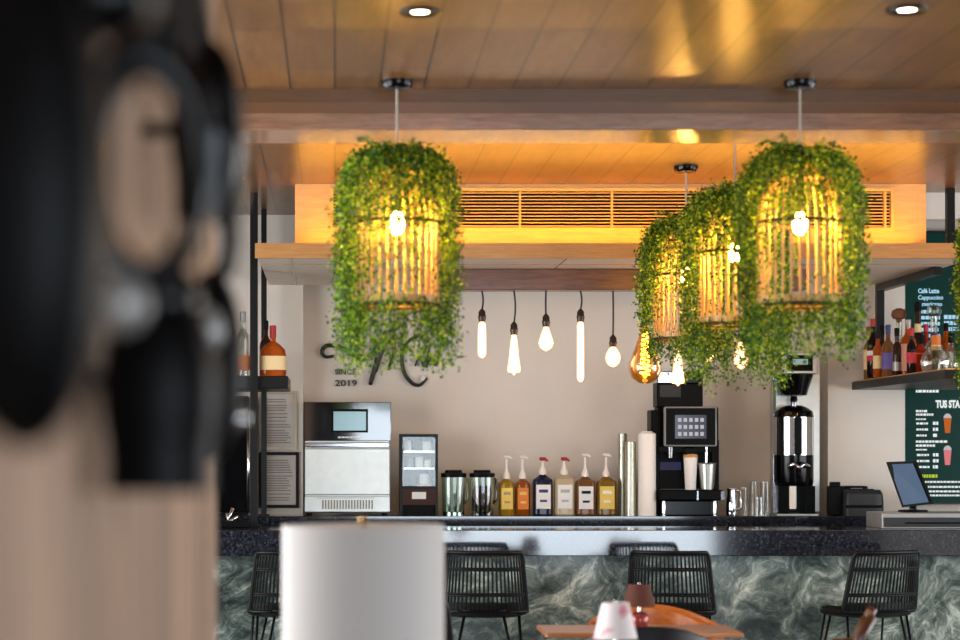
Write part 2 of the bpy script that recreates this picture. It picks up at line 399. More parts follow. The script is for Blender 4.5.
# bar
o = struct('bar_front_panel', MB().box(X(120, 12.55), X(1200, 12.55), 12.55, 12.95, 0, 0.95), M['marble']); 
BART, BARB = 1.099, 0.946
o = MB().box(X(150, 12.4), X(1180, 12.4), 12.4, 13.05, BARB, BART, 0.004).build('bar_countertop', M['granite'])
tag(o, 'long polished dark granite bar top with a deep front edge', 'bar counter')
CT = 1.139
o = MB().box(-1.5, X(905, 13.8)+1.2, 13.8, PIL if False else BACK-0.27, CT-0.10, CT, 0.003).build('back_countertop', M['granite'])
tag(o, 'speckled black granite counter behind the bar under the machines', 'counter')
o = MB().box(-1.45, X(905, 13.8)+1.1, 13.86, BACK-0.28, 0, CT-0.10).build('counter_cabinet', M['rubber'])
tag(o, 'dark base cabinet under the speckled back counter', 'cabinet')

# overhead wooden shelf
t = thing('overhead_shelf', (X(255, 12.2), 12.2, shelf_bot), 'long oak shelf hanging over the bar below the air grille', 'shelf')
SX0, SX1 = X(255, 12.2), X(975, 12.2)
MB().box(SX0, SX1, 12.2, 12.23, shelf_bot, shelf_top).build('fascia', M['oak'], t)
MB().box(-0.445, SX1, 12.23, PIL-0.002, shelf_bot, shelf_top).build('shelf_board', M['under'], t)
joint = MB()
for px in (292, 330, 420, 560, 700, 840):
    xx = X(px, 12.6); joint.box(xx-0.003, xx+0.003, 12.23, PIL-0.002, shelf_bot-0.002, shelf_bot+0.001)
joint.box(-0.445, SX1, 12.62, 12.626, shelf_bot-0.002, shelf_bot+0.001)
joint.build('board_joint', M['beam'], t)
t = thing('led_strip', (X(610, 12.42), 12.42, shelf_top), 'warm light strip on top of the oak shelf below the grille', 'light strip')
MB().box(X(300, 12.4), X(924, 12.4), 12.40, 12.43, shelf_top, shelf_top+0.010).build('channel', M['silver_plastic'], t)
MB().box(X(300, 12.4), X(924, 12.4), 12.403, 12.427, shelf_top+0.010, shelf_top+0.019).build('diffuser', M['led'], t)
# air grille
t = thing('air_grille', ((gl+gr)/2, BK, gb), 'long horizontal air grille with ochre slats in the wooden bulkhead', 'air vent')
fr = MB(); e = 0.02
fr.box(gl, gr, BK-0.012, BK+0.02, gb, gb+e); fr.box(gl, gr, BK-0.012, BK+0.02, gt-e, gt); fr.box(gl, gl+e, BK-0.012, BK+0.02, gb+e, gt-e); fr.box(gr-e, gr, BK-0.012, BK+0.02, gb+e, gt-e)
fr.build('grille_frame', M['louver'], t)
sl = MB(); n = 11
for i in range(n):
    z = gb+e+(gt-gb-2*e)*(i+0.5)/n
    sl.add([(gl+e, BK-0.006, z-0.004), (gr-e, BK-0.006, z-0.004), (gr-e, BK+0.03, z+0.002), (gl+e, BK+0.03, z+0.002), (gl+e, BK-0.006, z+0.002), (gr-e, BK-0.006, z+0.002), (gr-e, BK+0.03, z+0.008), (gl+e, BK+0.03, z+0.008)],
           [(0, 3, 2, 1), (4, 5, 6, 7), (0, 1, 5, 4), (1, 2, 6, 5), (2, 3, 7, 6), (3, 0, 4, 7)])
sl.build('louver_slat', M['louver'], t)
mu = MB()
for px in (430, 520, 612, 703, 794, 885):
    xx = X(px, BK); mu.box(xx-0.006, xx+0.006, BK-0.009, BK+0.03, gb+e, gt-e)
mu.build('mullion', M['louver'], t)
MB().box(gl, gr, BK+0.10, BK+0.12, gb, gt).build('duct_back', M['void'], t)
# walnut plank under the shelf that carries the bulbs
WB0, WB1 = 12.90, 13.05
WBZ = Z(290, WB0)
o = MB().box(X(420, WB0), X(806, WB0), WB0, WB1, WBZ, shelf_bot-0.002, 0.004).build('pendant_plank', M['walnut'])
tag(o, 'dark walnut plank below the oak shelf, carrying the hanging bulbs', 'plank')

# steel posts and bottle shelves
def post(px, D, z0, z1, label, foot=False, w=0.047, name='steel_post'):
    x = X(px, D); t = thing(name, (x, D, z0), label, 'post')
    MB().box(x-w/2, x+w/2, D-w/2, D+w/2, z0, z1).build('post_tube', M['black'], t)
    MB().box(x-w, x+w, D-w*0.8, D+w*0.8, z0, z0+0.012).build('foot_plate', M['black'], t)
    return t
post(254, 12.97, BART, CEIL, 'black square steel post rising from the bar top beside the oak shelf end')
post(264, 13.86, CT, CEIL, 'thinner black steel post on the back counter just behind the front left one', w=0.036)
post(950, 12.75, shelf_top, CEIL, 'black steel post at the right end of the bar, above the screens')
RX = X(950, 12.75)
RS_Z = Z(381, 14.16)
t = thing('shelf_hanger', (RX, 14.1, 2.0), 'black steel hanger frame under the oak shelf holding the right bottle shelf', 'hanger frame')
MB().box(RX-0.10, RX-0.05, 14.08, 14.13, RS_Z, shelf_bot-0.0005).build('upright', M['black'], t)
MB().box(RX-0.10, RX-0.05, 12.75, 14.08, shelf_bot-0.05, shelf_bot-0.003).build('rail', M['black'], t)
LS_Z = Z(375, 12.85)
o = MB().box(X(226, 13.0), X(288, 13.0), 13.0, 13.75, LS_Z-0.078, LS_Z, 0.004).build('bottle_shelf', M['black'])
tag(o, 'short black shelf on the left steel posts above the framed notices', 'shelf')
RS_Z = Z(381, 14.16)
t = thing('bottle_shelf', (3.7, 13.2, RS_Z-0.06), 'black edged shelf full of liquor bottles in front of the green screens', 'shelf')
MB().box(X(852, 14.16), 4.25, 12.0, 14.16, RS_Z-0.06, RS_Z-0.008).build('shelf_edge', M['black'], t)
MB().box(X(852, 14.16)+0.01, 4.25, 12.0, 14.16, RS_Z-0.008, RS_Z).build('shelf_board', M['oak'], t)

# ------------------------------------------------------------------ pendant bulbs under the walnut plank
PD = 12.975
def cordpath(x, z0, z1, sway): return [(x+sway*math.sin(PI*i/8)*0.012, PD, z0+(z1-z0)*i/8) for i in range(9)]
def pendant(px, sk0, sk1, bot, kind, label):
    x = X(px, PD); z0, z1, zb = Z(sk0, PD), Z(sk1, PD), Z(bot, PD)
    t = thing('pendant_bulb', (x, PD, WBZ), label, 'light bulb', 'bulbs hanging below the walnut plank')
    MB().tube(cordpath(x, WBZ, z0, random.uniform(-1, 1)), 0.0055).build('cord', M['bcord'], t, smooth=True)
    MB().lathe([(0.006, z0+0.008), (0.013, z0), (0.022, z0-0.012), (0.022, z0-0.035), (0.026, z0-0.040), (0.020, z1)], x, PD, 14).build('socket', M['socket'], t, smooth=40)
    h = z1-zb
    P = {'tube': [(0.014, 0), (0.023, 0.08), (0.025, 0.5), (0.025, 0.88), (0.018, 0.96), (0.004, 1)],
         'thin': [(0.014, 0), (0.020, 0.06), (0.021, 0.5), (0.021, 0.93), (0.014, 0.98), (0.003, 1)],
         'cone': [(0.014, 0), (0.020, 0.15), (0.030, 0.55), (0.041, 0.88), (0.036, 0.93), (0.014, 0.945), (0.008, 0.97), (0.003, 1)],
         'drop': [(0.014, 0), (0.022, 0.15), (0.040, 0.5), (0.046, 0.68), (0.036, 0.86), (0.016, 0.96), (0.003, 1)],
         'globe': [(0.014, 0), (0.028, 0.14), (0.042, 0.36), (0.046, 0.55), (0.040, 0.78), (0.022, 0.94), (0.004, 1)],
         'amber': [(0.020, 0), (0.032, 0.14), (0.070, 0.42), (0.100, 0.64), (0.102, 0.76), (0.084, 0.89), (0.045, 0.975), (0.004, 1)]}[kind]
    b = MB().lathe([(r, z1-h*q) for r, q in P], x, PD, 20).build('bulb', M['amber'] if kind == 'amber' else M['edison'], t, smooth=True)
    if kind == 'amber':
        pts = [(x+0.030*math.cos(a)*(0.5+i/90*0.6), PD+0.030*math.sin(a)*(0.5+i/90*0.6), z1-h*(0.12+0.72*i/90)) for i, a in enumerate([j*0.62 for j in range(91)])]
        MB().tube(pts, 0.0035, 5).build('filament', M['filament'], b)
    return t
pendant(482, 310, 322, 358, 'tube', 'glowing tube bulb, leftmost of the hanging row')
pendant(514, 323, 335, 375, 'cone', 'long flared glowing bulb second from left, hanging lower than the tube beside it')
pendant(546, 315, 327, 351, 'drop', 'short teardrop bulb hanging between the flared bulb and the long thin tube')
pendant(580.5, 310, 322, 382, 'thin', 'longest and thinnest glowing tube bulb in the hanging row')
pendant(613, 336, 347, 367, 'globe', 'small round glowing bulb on a long cord left of the amber bulb')
pendant(645, 312, 326, 384, 'amber', 'big amber globe bulb with spiral filament below the ivy')
pendant(678, 338, 349, 386, 'cone', 'flared glowing bulb just right of the big amber bulb')
pendant(709, 322, 334, 362, 'drop', 'teardrop bulb half hidden in the ivy left of the last bulb')
pendant(741, 332, 342, 369, 'drop', 'teardrop bulb under the ivy, rightmost of the hanging row')

# ------------------------------------------------------------------ ivy lanterns
def lantern(px, D, seed, label, zc=2.80, drop=1.0, openw=0.95):
    rnd = random.Random(seed); x = X(px, D); y = D
    t = thing('ivy_lantern', (x, y, CEIL), label, 'pendant lamp', 'bamboo lanterns draped with ivy')
    MB().lathe([(0.068, CEIL), (0.068, CEIL-0.022), (0.060, CEIL-0.034), (0.012, CEIL-0.038)], x, y, 24).build('ceiling_canopy', M['gloss'], t, smooth=35)
    MB().tube([(x, y, CEIL-0.036), (x, y, zc-0.02)], 0.005, 6).build('cord', M['cord'], t)
    R = 0.178; zb = zc-0.62; zd = zc-0.24                    # dome begins at zd
    def shell(q):                                            # q 0..1 down the cage -> (r, z)
        if q < 0.42:
            a = q/0.42*PI/2; return (0.03+(R-0.03)*math.sin(a), zd+(zc-zd)*math.cos(a))
        return (R, zd+(zb-zd)*(q-0.42)/0.58)
    sl = MB(); NS = 30
    for i in range(NS):
        a = 2*PI*(i+0.5)/NS; pts = []
        for j in range(13):
            r, z = shell(j/12); pts.append((x+r*math.cos(a), y+r*math.sin(a), z))
        sl.tube(pts, 0.0062, 5)
    sl.build('bamboo_slat', M['bamboo'], t, smooth=True)
    for q, rr in ((0.02, 0.007), (0.20, 0.006), (0.44, 0.008), (0.985, 0.010)):
        r, z = shell(q); r += 0.004
        MB().tube([(x+r*math.cos(2*PI*k/28), y+r*math.sin(2*PI*k/28), z) for k in range(28)], rr, 6, True).build('hoop', M['twig'], t, smooth=True)
    MB().lathe([(R+0.004, zb), (R+0.004, zb+0.05), (R-0.004, zb+0.05), (R-0.004, zb)], x, y, 40, cap=False).build('bottom_band', M['bamboo'], t)
    MB().lathe([(0.018, zc-0.02), (0.018, zc-0.19), (0.014, zc-0.2)], x, y, 12).build('lamp_holder', M['socket'], t, smooth=40)
    MB().ell((x, y, zc-0.255), 0.030, 0.030, 0.05).build('bulb', M['lanternbulb'], t, smooth=True)
    # ivy
    V = []; Fc = []; st = MB()
    def leaf(p, s):
        d = np.array([rnd.gauss(0, 1), rnd.gauss(0, 1), rnd.gauss(-0.5, 0.8)]); d /= np.linalg.norm(d)+1e-9
        u = np.cross(d, np.array([rnd.gauss(0, 1), rnd.gauss(0, 1), rnd.gauss(0, 1)])); u /= np.linalg.norm(u)+1e-9
        n = np.cross(d, u); k = len(V)
        V.extend([p, p+d*s*0.45+u*s*0.42+n*s*0.1, p+d*s, p+d*s*0.45-u*s*0.42+n*s*0.1]); Fc.append((k, k+1, k+2)); Fc.append((k, k+2, k+3))
    def strand(a, r0, z0, rmax, zend, dens=2, spread=0.017, size=1.0):
        p = np.array([x+r0*math.cos(a), y+r0*math.sin(a), z0]); r = r0; z = z0; pts = [tuple(p)]; wob = rnd.uniform(0, 6)
        while z > zend:
            if r < rmax:
                slope = (1-(r/rmax)**2); r += 0.013*(0.25+slope); z -= 0.013*(1-0.85*slope)
            else: z -= 0.013
            aa = a+0.05*math.sin(wob+z*22)
            p = np.array([x+r*math.cos(aa), y+r*math.sin(aa), z]); pts.append(tuple(p))
            for _ in range(dens):
                q = p+np.array([rnd.gauss(0, spread), rnd.gauss(0, spread), rnd.gauss(0, spread)])
                leaf(q, rnd.uniform(0.013, 0.021)*size)
        st.tube(pts[::3] if len(pts) > 6 else pts+pts[-1:], 0.0016, 3)
    for i in range(150):                                     # over the dome and down the sides
        a = rnd.uniform(0, 2*PI); dfront = abs((a+PI/2+PI) % (2*PI)-PI)
        r0 = rnd.uniform(0.02, 0.17); z0 = zc+0.045+rnd.uniform(-0.02, 0.035)-0.6*r0*r0
        front = dfront < openw or dfront > PI-openw*0.6
        if front: zend = zc-rnd.uniform(0.10, 0.30) if rnd.random() < 0.85 else zc-rnd.uniform(0.4, 0.85)
        else: zend = zc-rnd.uniform(0.42, 0.93)*drop
        strand(a, r0, z0, rnd.uniform(0.19, 0.272), zend, dens=3 if z0-zend < 0.4 else 2)
    for i in range(84):                                      # below the bottom hoop
        a = rnd.uniform(0, 2*PI)
        strand(a, 0.18+rnd.uniform(-0.03, 0.03), zb+rnd.uniform(0.0, 0.06), rnd.uniform(0.17, 0.235), zb-rnd.uniform(0.08, 0.30)*(1-(1-drop)*1.9), dens=2)
    for i in range(4):                                       # loose sprigs on top
        a = rnd.uniform(0, 2*PI); pts = []
        for j in range(9):
            q = np.array([x+(0.08+0.012*j)*math.cos(a), y+(0.08+0.012*j)*math.sin(a), zc+0.06+0.05*math.sin(j/8*2.2)])
            pts.append(tuple(q)); leaf(q, 0.018); leaf(q+np.array([0, 0, 0.006]), 0.016)
        st.tube(pts, 0.0016, 3)
    fm = MB(); fm.v = [tuple(v) for v in V]; fm.f = Fc
    fo = fm.build('ivy_foliage', M['leaf'], t); fo['kind'] = 'stuff'
    sm = st.build('ivy_stem', M['stem'], fo); sm['kind'] = 'stuff'
    return t
lantern(397, 9.05, 11, 'ivy draped bamboo lantern hanging alone above the lettered wall', drop=0.94)
lantern(800, 9.05, 22, 'ivy draped bamboo lantern, biggest and frontmost of the group of three', drop=0.86)
lantern(735, 10.4, 33, 'ivy draped bamboo lantern in the middle of the group of three')
lantern(686, 11.75, 44, 'ivy draped bamboo lantern furthest back in the group, above the amber bulb', drop=0.66)
lantern(1008, 11.0, 55, 'ivy draped lantern cut off by the right edge of the picture')
# ceiling downlights
for px, py, lb in ((420, 11, 'round recessed downlight in the wooden ceiling above the lone ivy lantern'), (907, 9, 'round recessed downlight in the wooden ceiling near the right corner')):
    D = (CEIL-EYE)*F/(V0-py); x = X(px, D)
    t = thing('downlight', (x, D, CEIL), lb, 'ceiling light', 'ceiling downlights')
    MB().lathe([(0.074, CEIL), (0.072, CEIL-0.010), (0.036, CEIL-0.006), (0.030, CEIL)], x, D, 28, cap=False).build('trim_ring', M['black'], t, smooth=40)
    MB().lathe([(0.034, CEIL-0.003), (0.001, CEIL-0.005)], x, D, 24).build('lamp_lens', M['down'], t)

# ------------------------------------------------------------------ wall decoration
D = BACK
t = thing('wall_sign', (X(375, D), D, Z(386, D)), 'dark metal lettering sign with a script name and SINCE 2019 on the wall', 'sign')
tx = MB(); text(tx, 'SINCE', 335, 374.5, D-0.012, 5.2, 21, 0.02); text(tx, '2019', 335, 386, D-0.012, 6.0, 22, 0.02)
tx.build('small_lettering', M['sign'], t)
sc = MB()
def stroke(pts, r):
    P = [np.array([X(a, D-0.02), D-0.02, Z(b, D-0.02)]) for a, b in pts]; Q = []
    for i in range(len(P)-1):                                # Catmull-Rom
        p0, p1, p2, p3 = P[max(0, i-1)], P[i], P[i+1], P[min(len(P)-1, i+2)]
        for k in range(6):
            u = k/6; Q.append(0.5*((2*p1)+(-p0+p2)*u+(2*p0-5*p1+4*p2-p3)*u*u+(-p0+3*p1-3*p2+p3)*u**3))
    Q.append(P[-1]); sc.tube(Q, [r*(0.65+0.35*math.sin(PI*i/(len(Q)-1))) for i in range(len(Q))], 6)
stroke([(334, 356), (326, 357), (322, 352), (326, 346), (336, 346), (348, 351), (362, 360), (372, 352), (380, 338)], 0.016)
stroke([(386, 330), (379, 354), (370, 385)], 0.020)
stroke([(376, 372), (384, 348), (392, 340), (394, 352), (388, 370)], 0.014)
stroke([(418, 336), (408, 342), (402, 356), (404, 372), (412, 383), (420, 385), (427, 378)], 0.015)
stroke([(415, 366), (420, 356), (424, 366), (428, 354), (430, 344)], 0.010)
stroke([(426, 368), (432, 356), (436, 366), (440, 348), (442, 336)], 0.010)
sc.build('script_lettering', M['sign'], t, smooth=True)
MB().ell((X(423.5, D-0.02), D-0.02, Z(379, D)), 0.022, 0.008, 0.026).build('letter_tip', M['white_plastic'], t, smooth=True)
def notice(x0, x1, y0, y1, fmat, label):
    D = PIL; t = thing('framed_notice', (X((x0+x1)/2, D), D, Z(y1, D)), label, 'framed notice', 'framed notices on the back wall')
    fr = MB(); e = 3.2
    pbox(fr, x0, x1, y0, y0+e, D-0.022, 0.022); pbox(fr, x0, x1, y1-e, y1, D-0.022, 0.022); pbox(fr, x0, x0+e, y0+e, y1-e, D-0.022, 0.022); pbox(fr, x1-e, x1, y0+e, y1-e, D-0.022, 0.022)
    fr.build('frame', fmat, t)
    p = MB(); pbox(p, x0+2, x1-2, y0+2, y1-2, D-0.010, 0.008); p = p.build('paper', M['paper'], t)
    k = MB(); yy = y0+8
    while yy < y1-7:
        pbox(k, x0+6, x1-6-random.uniform(0, 6), yy, yy+0.9, D-0.0115, 0.001); yy += random.choice((2.4, 2.4, 3.6))
    k.build('print', M['ink'], p)
notice(259, 297, 391, 450, M['silverframe'], 'silver framed printed notice on the wall, upper one of two')
notice(259, 299, 452, 508, M['darkframe'], 'dark framed printed notice on the wall, lower one of two')

# menu screens
TVD = BACK-0.06
def bars(mb, x0, x1, y, h, D, seed):
    r = random.Random(seed); x = x0
    while x < x1-1.2:
        w_ = min(r.uniform(1.2, 4.0), x1-x); pbox(mb, x, x+w_, y, y+h, D, 0.0015); x += w_+0.7
t = thing('menu_screen', (X(1000, TVD), TVD, Z(378, TVD)), 'dark green menu screen behind the bottles with coffee names', 'screen')
b = MB(); pbox(b, 903, 1110, 231, 379, TVD, 0.05); b.build('bezel', M['black'], t)
b = MB(); pbox(b, 905, 1108, 233, 377, TVD-0.003, 0.003); scr = b.build('display', M['tv'], t)
tx = MB()
text(tx, 'Café Latte', 918, 293, TVD-0.004, 4.4, 21, 0.03); text(tx, 'Cappuccino', 918, 299.5, TVD-0.004, 4.2, 25, 0.02); text(tx, 'Americano', 918, 306, TVD-0.004, 4.2, 24, 0.02)
for i, yy in enumerate((310, 316, 322, 328, 334)): bars(tx, 919, 940, yy, 3.4, TVD-0.004, i)
for i, yy in enumerate((315, 321, 327)): bars(tx, 944, 962, yy, 4.0, TVD-0.004, 20+i)
tx.build('menu_text', M['tvblue'], scr)
t = thing('menu_screen', (X(1000, TVD), TVD, Z(503, TVD)), 'dark green menu screen headed TUS STA below the bottle shelf', 'screen')
b = MB(); pbox(b, 903, 1110, 384, 504, TVD, 0.05); b.build('bezel', M['black'], t)
b = MB(); pbox(b, 905, 1108, 386, 502, TVD-0.003, 0.003); scr = b.build('display', M['tv'], t)
tx = MB(); T = TVD-0.004
text(tx, 'TUS STA', 935.5, 407.5, T, 7.0, 24.5, 0.05)
bars(tx, 916, 940, 389.5, 3, T, 1)
for i, (x1_, yy, hh) in enumerate(((928, 410, 2.2), (935, 413.5, 2.2), (926, 418.5, 1.4))): bars(tx, 916, x1_, yy, hh, T, 30+i)
for i, yy in enumerate((422.5, 428.5, 434.5)): bars(tx, 916.5, 928, yy, 2, T, 40+i); bars(tx, 933, 938.5, yy-0.8, 3.2, T, 50+i)
for i, (x1_, yy, hh) in enumerate(((948, 440.5, 2.2), (935, 444.5, 2.2), (928, 449, 1.4))): bars(tx, 916, x1_, yy, hh, T, 60+i)
for i, yy in enumerate((454, 460, 466)): bars(tx, 917, 930, yy, 2, T, 70+i); bars(tx, 933, 938.5, yy-0.8, 3.2, T, 80+i)
for i, (x0_, yy) in enumerate(((925, 481), (928, 486), (926, 490.5), (928, 494.5))): bars(tx, x0_, 964, yy, 1.8, T, 90+i)
tx.build('menu_text', M['tvtext'], scr)
tx = MB(); bars(tx, 921, 938, 474.5, 3.2, T, 99); tx.build('menu_text', M['tvlime'], scr)
for yc, mm in ((424, 'tvorange'), (456, 'tvpink')):
    c = MB(); s = T/F
    c.add([(X(943.5, T), T-0.001, Z(yc-7, T)), (X(951.5, T), T-0.001, Z(yc-7, T)), (X(950, T), T-0.001, Z(yc+9, T)), (X(945, T), T-0.001, Z(yc+9, T))], [(3, 2, 1, 0)])
    c.build('drink_picture', M[mm], scr)
    c = MB(); c.add([(X(947.5+4*math.cos(PI*i/8), T), T-0.0015, Z(yc-6-4.5*math.sin(PI*i/8), T)) for i in range(9)], [tuple(range(9))]); c.build('drink_picture', M['icon'], scr)

# ------------------------------------------------------------------ machines on the back counter
# speed oven
D = 13.85; s = D/F
t = thing('speed_oven', (X(347, D), D, CT), 'stainless steel countertop oven with a black control panel and touchscreen', 'oven')
b = MB(); pbox(b, 304.5, 390, 403, 513, D+0.02, 0.28, 0.006); b.build('casing', M['steel'], t)
b = MB(); pbox(b, 303.5, 391, 402, 441, D, 0.03, 0.004); cp = b.build('control_panel', M['panelglass'], t)
b = MB(); pbox(b, 331, 368, 409, 432.5, D-0.005, 0.005, 0.002); pbox(b, 331, 368, 409, 432.5, D-0.004, 0.004); b.build('screen_bezel', M['rubber'], cp)
b = MB(); pbox(b, 333.5, 366, 411.5, 430.5, D-0.007, 0.003); b.build('touchscreen', M['screen_teal'], cp)
b = MB(); bars(b, 338, 361, 436.5, 1.6, D-0.002, 5); b.build('brand_mark', M['label'], cp)
b = MB(); pbox(b, 304.5, 390, 448.5, 495, D-0.01, 0.03, 0.005); dr = b.build('door', M['steel'], t)
b = MB(); b.box(X(305, D), X(389.5, D), D-0.05, D-0.005, Z(447.5, D), Z(442.5, D), 0.008); b.build('door_handle', M['chrome'], dr)
b = MB(); pbox(b, 304.5, 390, 496.5, 512, D, 0.03, 0.003); vp = b.build('vent_panel', M['steel'], t)
b = MB()
for i in range(18): pbox(b, 322+i*2.9, 323.6+i*2.9, 500, 509, D-0.001, 0.001)
for i in range(26): pbox(b, 318+i*2.2, 319+i*2.2, 497.5, 498.5, D-0.001, 0.001)
b.build('vent_slot', M['ink'], vp)
for px in (309, 385):
    MB().lathe([(0.018, CT), (0.018, Z(513, D))], X(px, D), D+0.06, 12).build('foot', M['rubber'], t)
    MB().lathe([(0.018, CT), (0.018, Z(513, D))], X(px, D), D+0.25, 12).build('foot', M['rubber'], t)
# small glass-fronted cabinet
D = 13.88
t = thing('beverage_cooler', (X(419, D), D, CT), 'small black glass door drinks cooler between the steel oven and the jugs', 'cooler')
b = MB()
pbox(b, 400, 438, 434, 437, D, 0.26); pbox(b, 400, 402.5, 437, 515.3, D, 0.26); pbox(b, 435.5, 438, 437, 515.3, D, 0.26); pbox(b, 402.5, 435.5, 437, 513.5, D+0.25, 0.01); pbox(b, 402.5, 435.5, 486, 489, D, 0.25)
b.build('casing', M['black'], t)
b = MB(); pbox(b, 402.5, 435.5, 505, 515.2, D+0.05, 0.2); b.build('base_recess', M['rubber'], t)
b = MB(); pbox(b, 402.5, 435.5, 437, 486, D+0.008, 0.004); b.build('glass_door', M['glass'], t)
b = MB(); pbox(b, 404, 434, 451, 452.5, D+0.03, 0.2); pbox(b, 404, 434, 468, 469, D+0.03, 0.2); b.build('wire_shelf', M['chrome'], t)
for i, (xa, xb, ya, yb, mm) in enumerate(((405, 412, 441, 451, 'label'), (413, 421, 440, 451, 'grey_plastic'), (423, 433, 441.5, 451, 'label'), (406, 414, 458, 468, 'silver_plastic'), (416, 424, 457, 468, 'label'), (425, 432, 460, 468, 'cup'), (407, 417, 476, 486, 'tea'), (420, 431, 474, 486, 'label'))):
    xx = X((xa+xb)/2, D); rr = (xb-xa)/2*D/F; z0, z1 = Z(yb, D)+0.0005, Z(ya, D)
    o = MB().lathe([(rr, z0), (rr, z0+(z1-z0)*0.85), (rr*0.8, z1)], xx, D+0.1, 14).build('carton', M[mm], origin=(xx, D+0.1, z0), smooth=40)
    tag(o, ['white carton at the left of the cooler top shelf', 'grey carton in the middle of the cooler top shelf', 'white carton at the right of the cooler top shelf', 'silver carton at the left of the cooler middle shelf', 'white carton in the middle of the cooler middle shelf', 'cream carton at the right of the cooler middle shelf', 'dark carton at the bottom left inside the cooler', 'white carton at the bottom right inside the cooler'][i], 'carton', 'cartons in the small cooler')
b = MB(); pbox(b, 402.5, 435.5, 489, 505, D+0.002, 0.02); cpn = b.build('control_panel', M['panelbrown'], t)
b = MB(); pbox(b, 412, 426, 492, 499, D, 0.003); b.build('display', M['label'], cpn)
b = MB(); bars(b, 417, 432, 484.2, 2.0, D-0.001, 8); b.build('brand_mark', M['label'], t)
# blender jugs
def jug(px, y0, w, D, content, label):
    x = X(px, D); z1 = Z(y0, D); h = z1-CT; r = w/2*D/F
    t = thing('blender_jug', (x, D, CT), label, 'jug', 'glass jugs beside the cooler')
    g = MB().loft([(r*0.88, r*0.88, CT), (r*0.90, r*0.90, CT+0.02), (r*0.95, r*0.95, CT+h*0.80), (r*0.95, r*0.95, CT+h*0.86)], x, D, 20, 2.6).build('jug_glass', M['jug'], t, smooth=40)
    MB().loft([(r, r, CT+h*0.84), (r*1.02, r*1.02, CT+h*0.93), (r*0.7, r*0.7, CT+h*0.94), (r*0.66, r*0.66, CT+h), (r*0.3, r*0.3, CT+h)], x, D, 20, 2.6).build('lid', M['rubber'], t, smooth=40)
    MB().loft([(r*0.84, r*0.84, CT+0.001), (r*0.84, r*0.84, CT+0.022)], x, D, 20, 2.6).build('base_ring', M['chrome'] if not content else M['rubber'], t, smooth=40)
    MB().tube([(x+r*0.92, D, CT+h*0.82), (x+r*1.12, D, CT+h*0.80), (x+r*1.12, D, CT+h*0.35), (x+r*0.85, D, CT+h*0.25)], 0.010, 8).build('handle', M['smoke'] if content else M['jug'], t, smooth=True)
    if content: MB().loft([(r*0.82, r*0.82, CT+0.025), (r*0.78, r*0.78, CT+h*0.55), (r*0.50, r*0.50, CT+h*0.66)], x, D, 18, 2.4).build('liquid', content, t, smooth=40)
jug(453.5, 470, 25, 13.95, None, 'empty clear jug with black lid next to the small cooler')
jug(482, 470, 25, 13.95, M['tea'], 'glass jug holding dark red brown liquid with black lid')
# syrup bottles with pumps
def syrup(px, w, ysh, ytop, body, lab, pump, label, low=False, lm=None, D=14.0):
    x = X(px, D); s = D/F; r = w/2*s; zs = Z(ysh, D); zt = Z(ytop, D); h = zs-CT
    t = thing('syrup_bottle', (x, D, CT), label, 'bottle', 'pump syrup bottles on the back counter')
    MB().loft([(r*0.9, r*0.9, CT), (r, r, CT+0.008), (r, r, CT+h*0.84), (r*0.93, r*0.93, CT+h*0.92), (r*0.45, r*0.45, zs), (0.019, 0.019, zs+0.012), (0.019, 0.019, zs+0.03)], x, D, 24, 4.0 if not low else 2.2).build('bottle_glass', M[body], t, smooth=35)
    if lm: 
        MB().loft([(r*0.985, r*1.01, CT+h*0.20), (r*0.985, r*1.01, CT+h*0.72)], x, D, 24, 4.0 if not low else 2.2, cap=False)
        lb = MB(); lb.box(x-r*0.72, x+r*0.72, D-r*1.03, D-r*0.99, CT+h*0.17, CT+h*0.78, 0.001); lb = lb.build('label', M[lab], t)
        q = MB(); q.box(x-r*0.45, x+r*0.45, D-r*1.045, D-r*1.03, CT+h*0.58, CT+h*0.66); q.box(x-r*0.35, x+r*0.35, D-r*1.045, D-r*1.03, CT+h*0.34, CT+h*0.40); q.build('print', M[lm], lb)
    z = zs+0.03
    p = MB().lathe([(0.024, z-0.022), (0.024, z+0.004), (0.014, z+0.022), (0.008, z+0.05), (0.007, zt-0.018)], x, D, 14).build('pump', M['white_plastic'], t, smooth=35)
    MB().tube([(x-0.018, D+0.008, zt-0.004), (x, D, zt-0.008), (x+0.014, D-0.01, zt-0.006), (x+0.030, D-0.045, zt-0.018)], [0.010, 0.014, 0.012, 0.006], 8).build('pump_head', M['red' if pump == 'red' else 'white_plastic'], p, smooth=True)
syrup(506.5, 16, 480, 456, 'yellow', 'gold_label', 'w', 'yellow syrup bottle with white pump, first beside the tea jug', True, 'yellow')
syrup(522.5, 15, 480, 456, 'orange', 'orange_label', 'w', 'amber orange syrup bottle with white pump beside the yellow one', True, 'gold_label')
syrup(542.5, 20, 476, 458, 'navy', 'label', 'red', 'dark blue bottle with red pump head and pale label', False, 'blue_band')
syrup(564, 20, 476, 458, 'cream', 'label', 'red', 'cream coloured bottle with red pump head and white label', False, 'silver_plastic')
syrup(585, 20, 478, 454, 'tan', 'label', 'w', 'tan bottle with white pump and white label with dark print', False, 'darkframe')
syrup(606, 20, 478, 454, 'gold', 'gold_label', 'w', 'tan bottle with white pump and yellow label, last in the row', False, 'label')
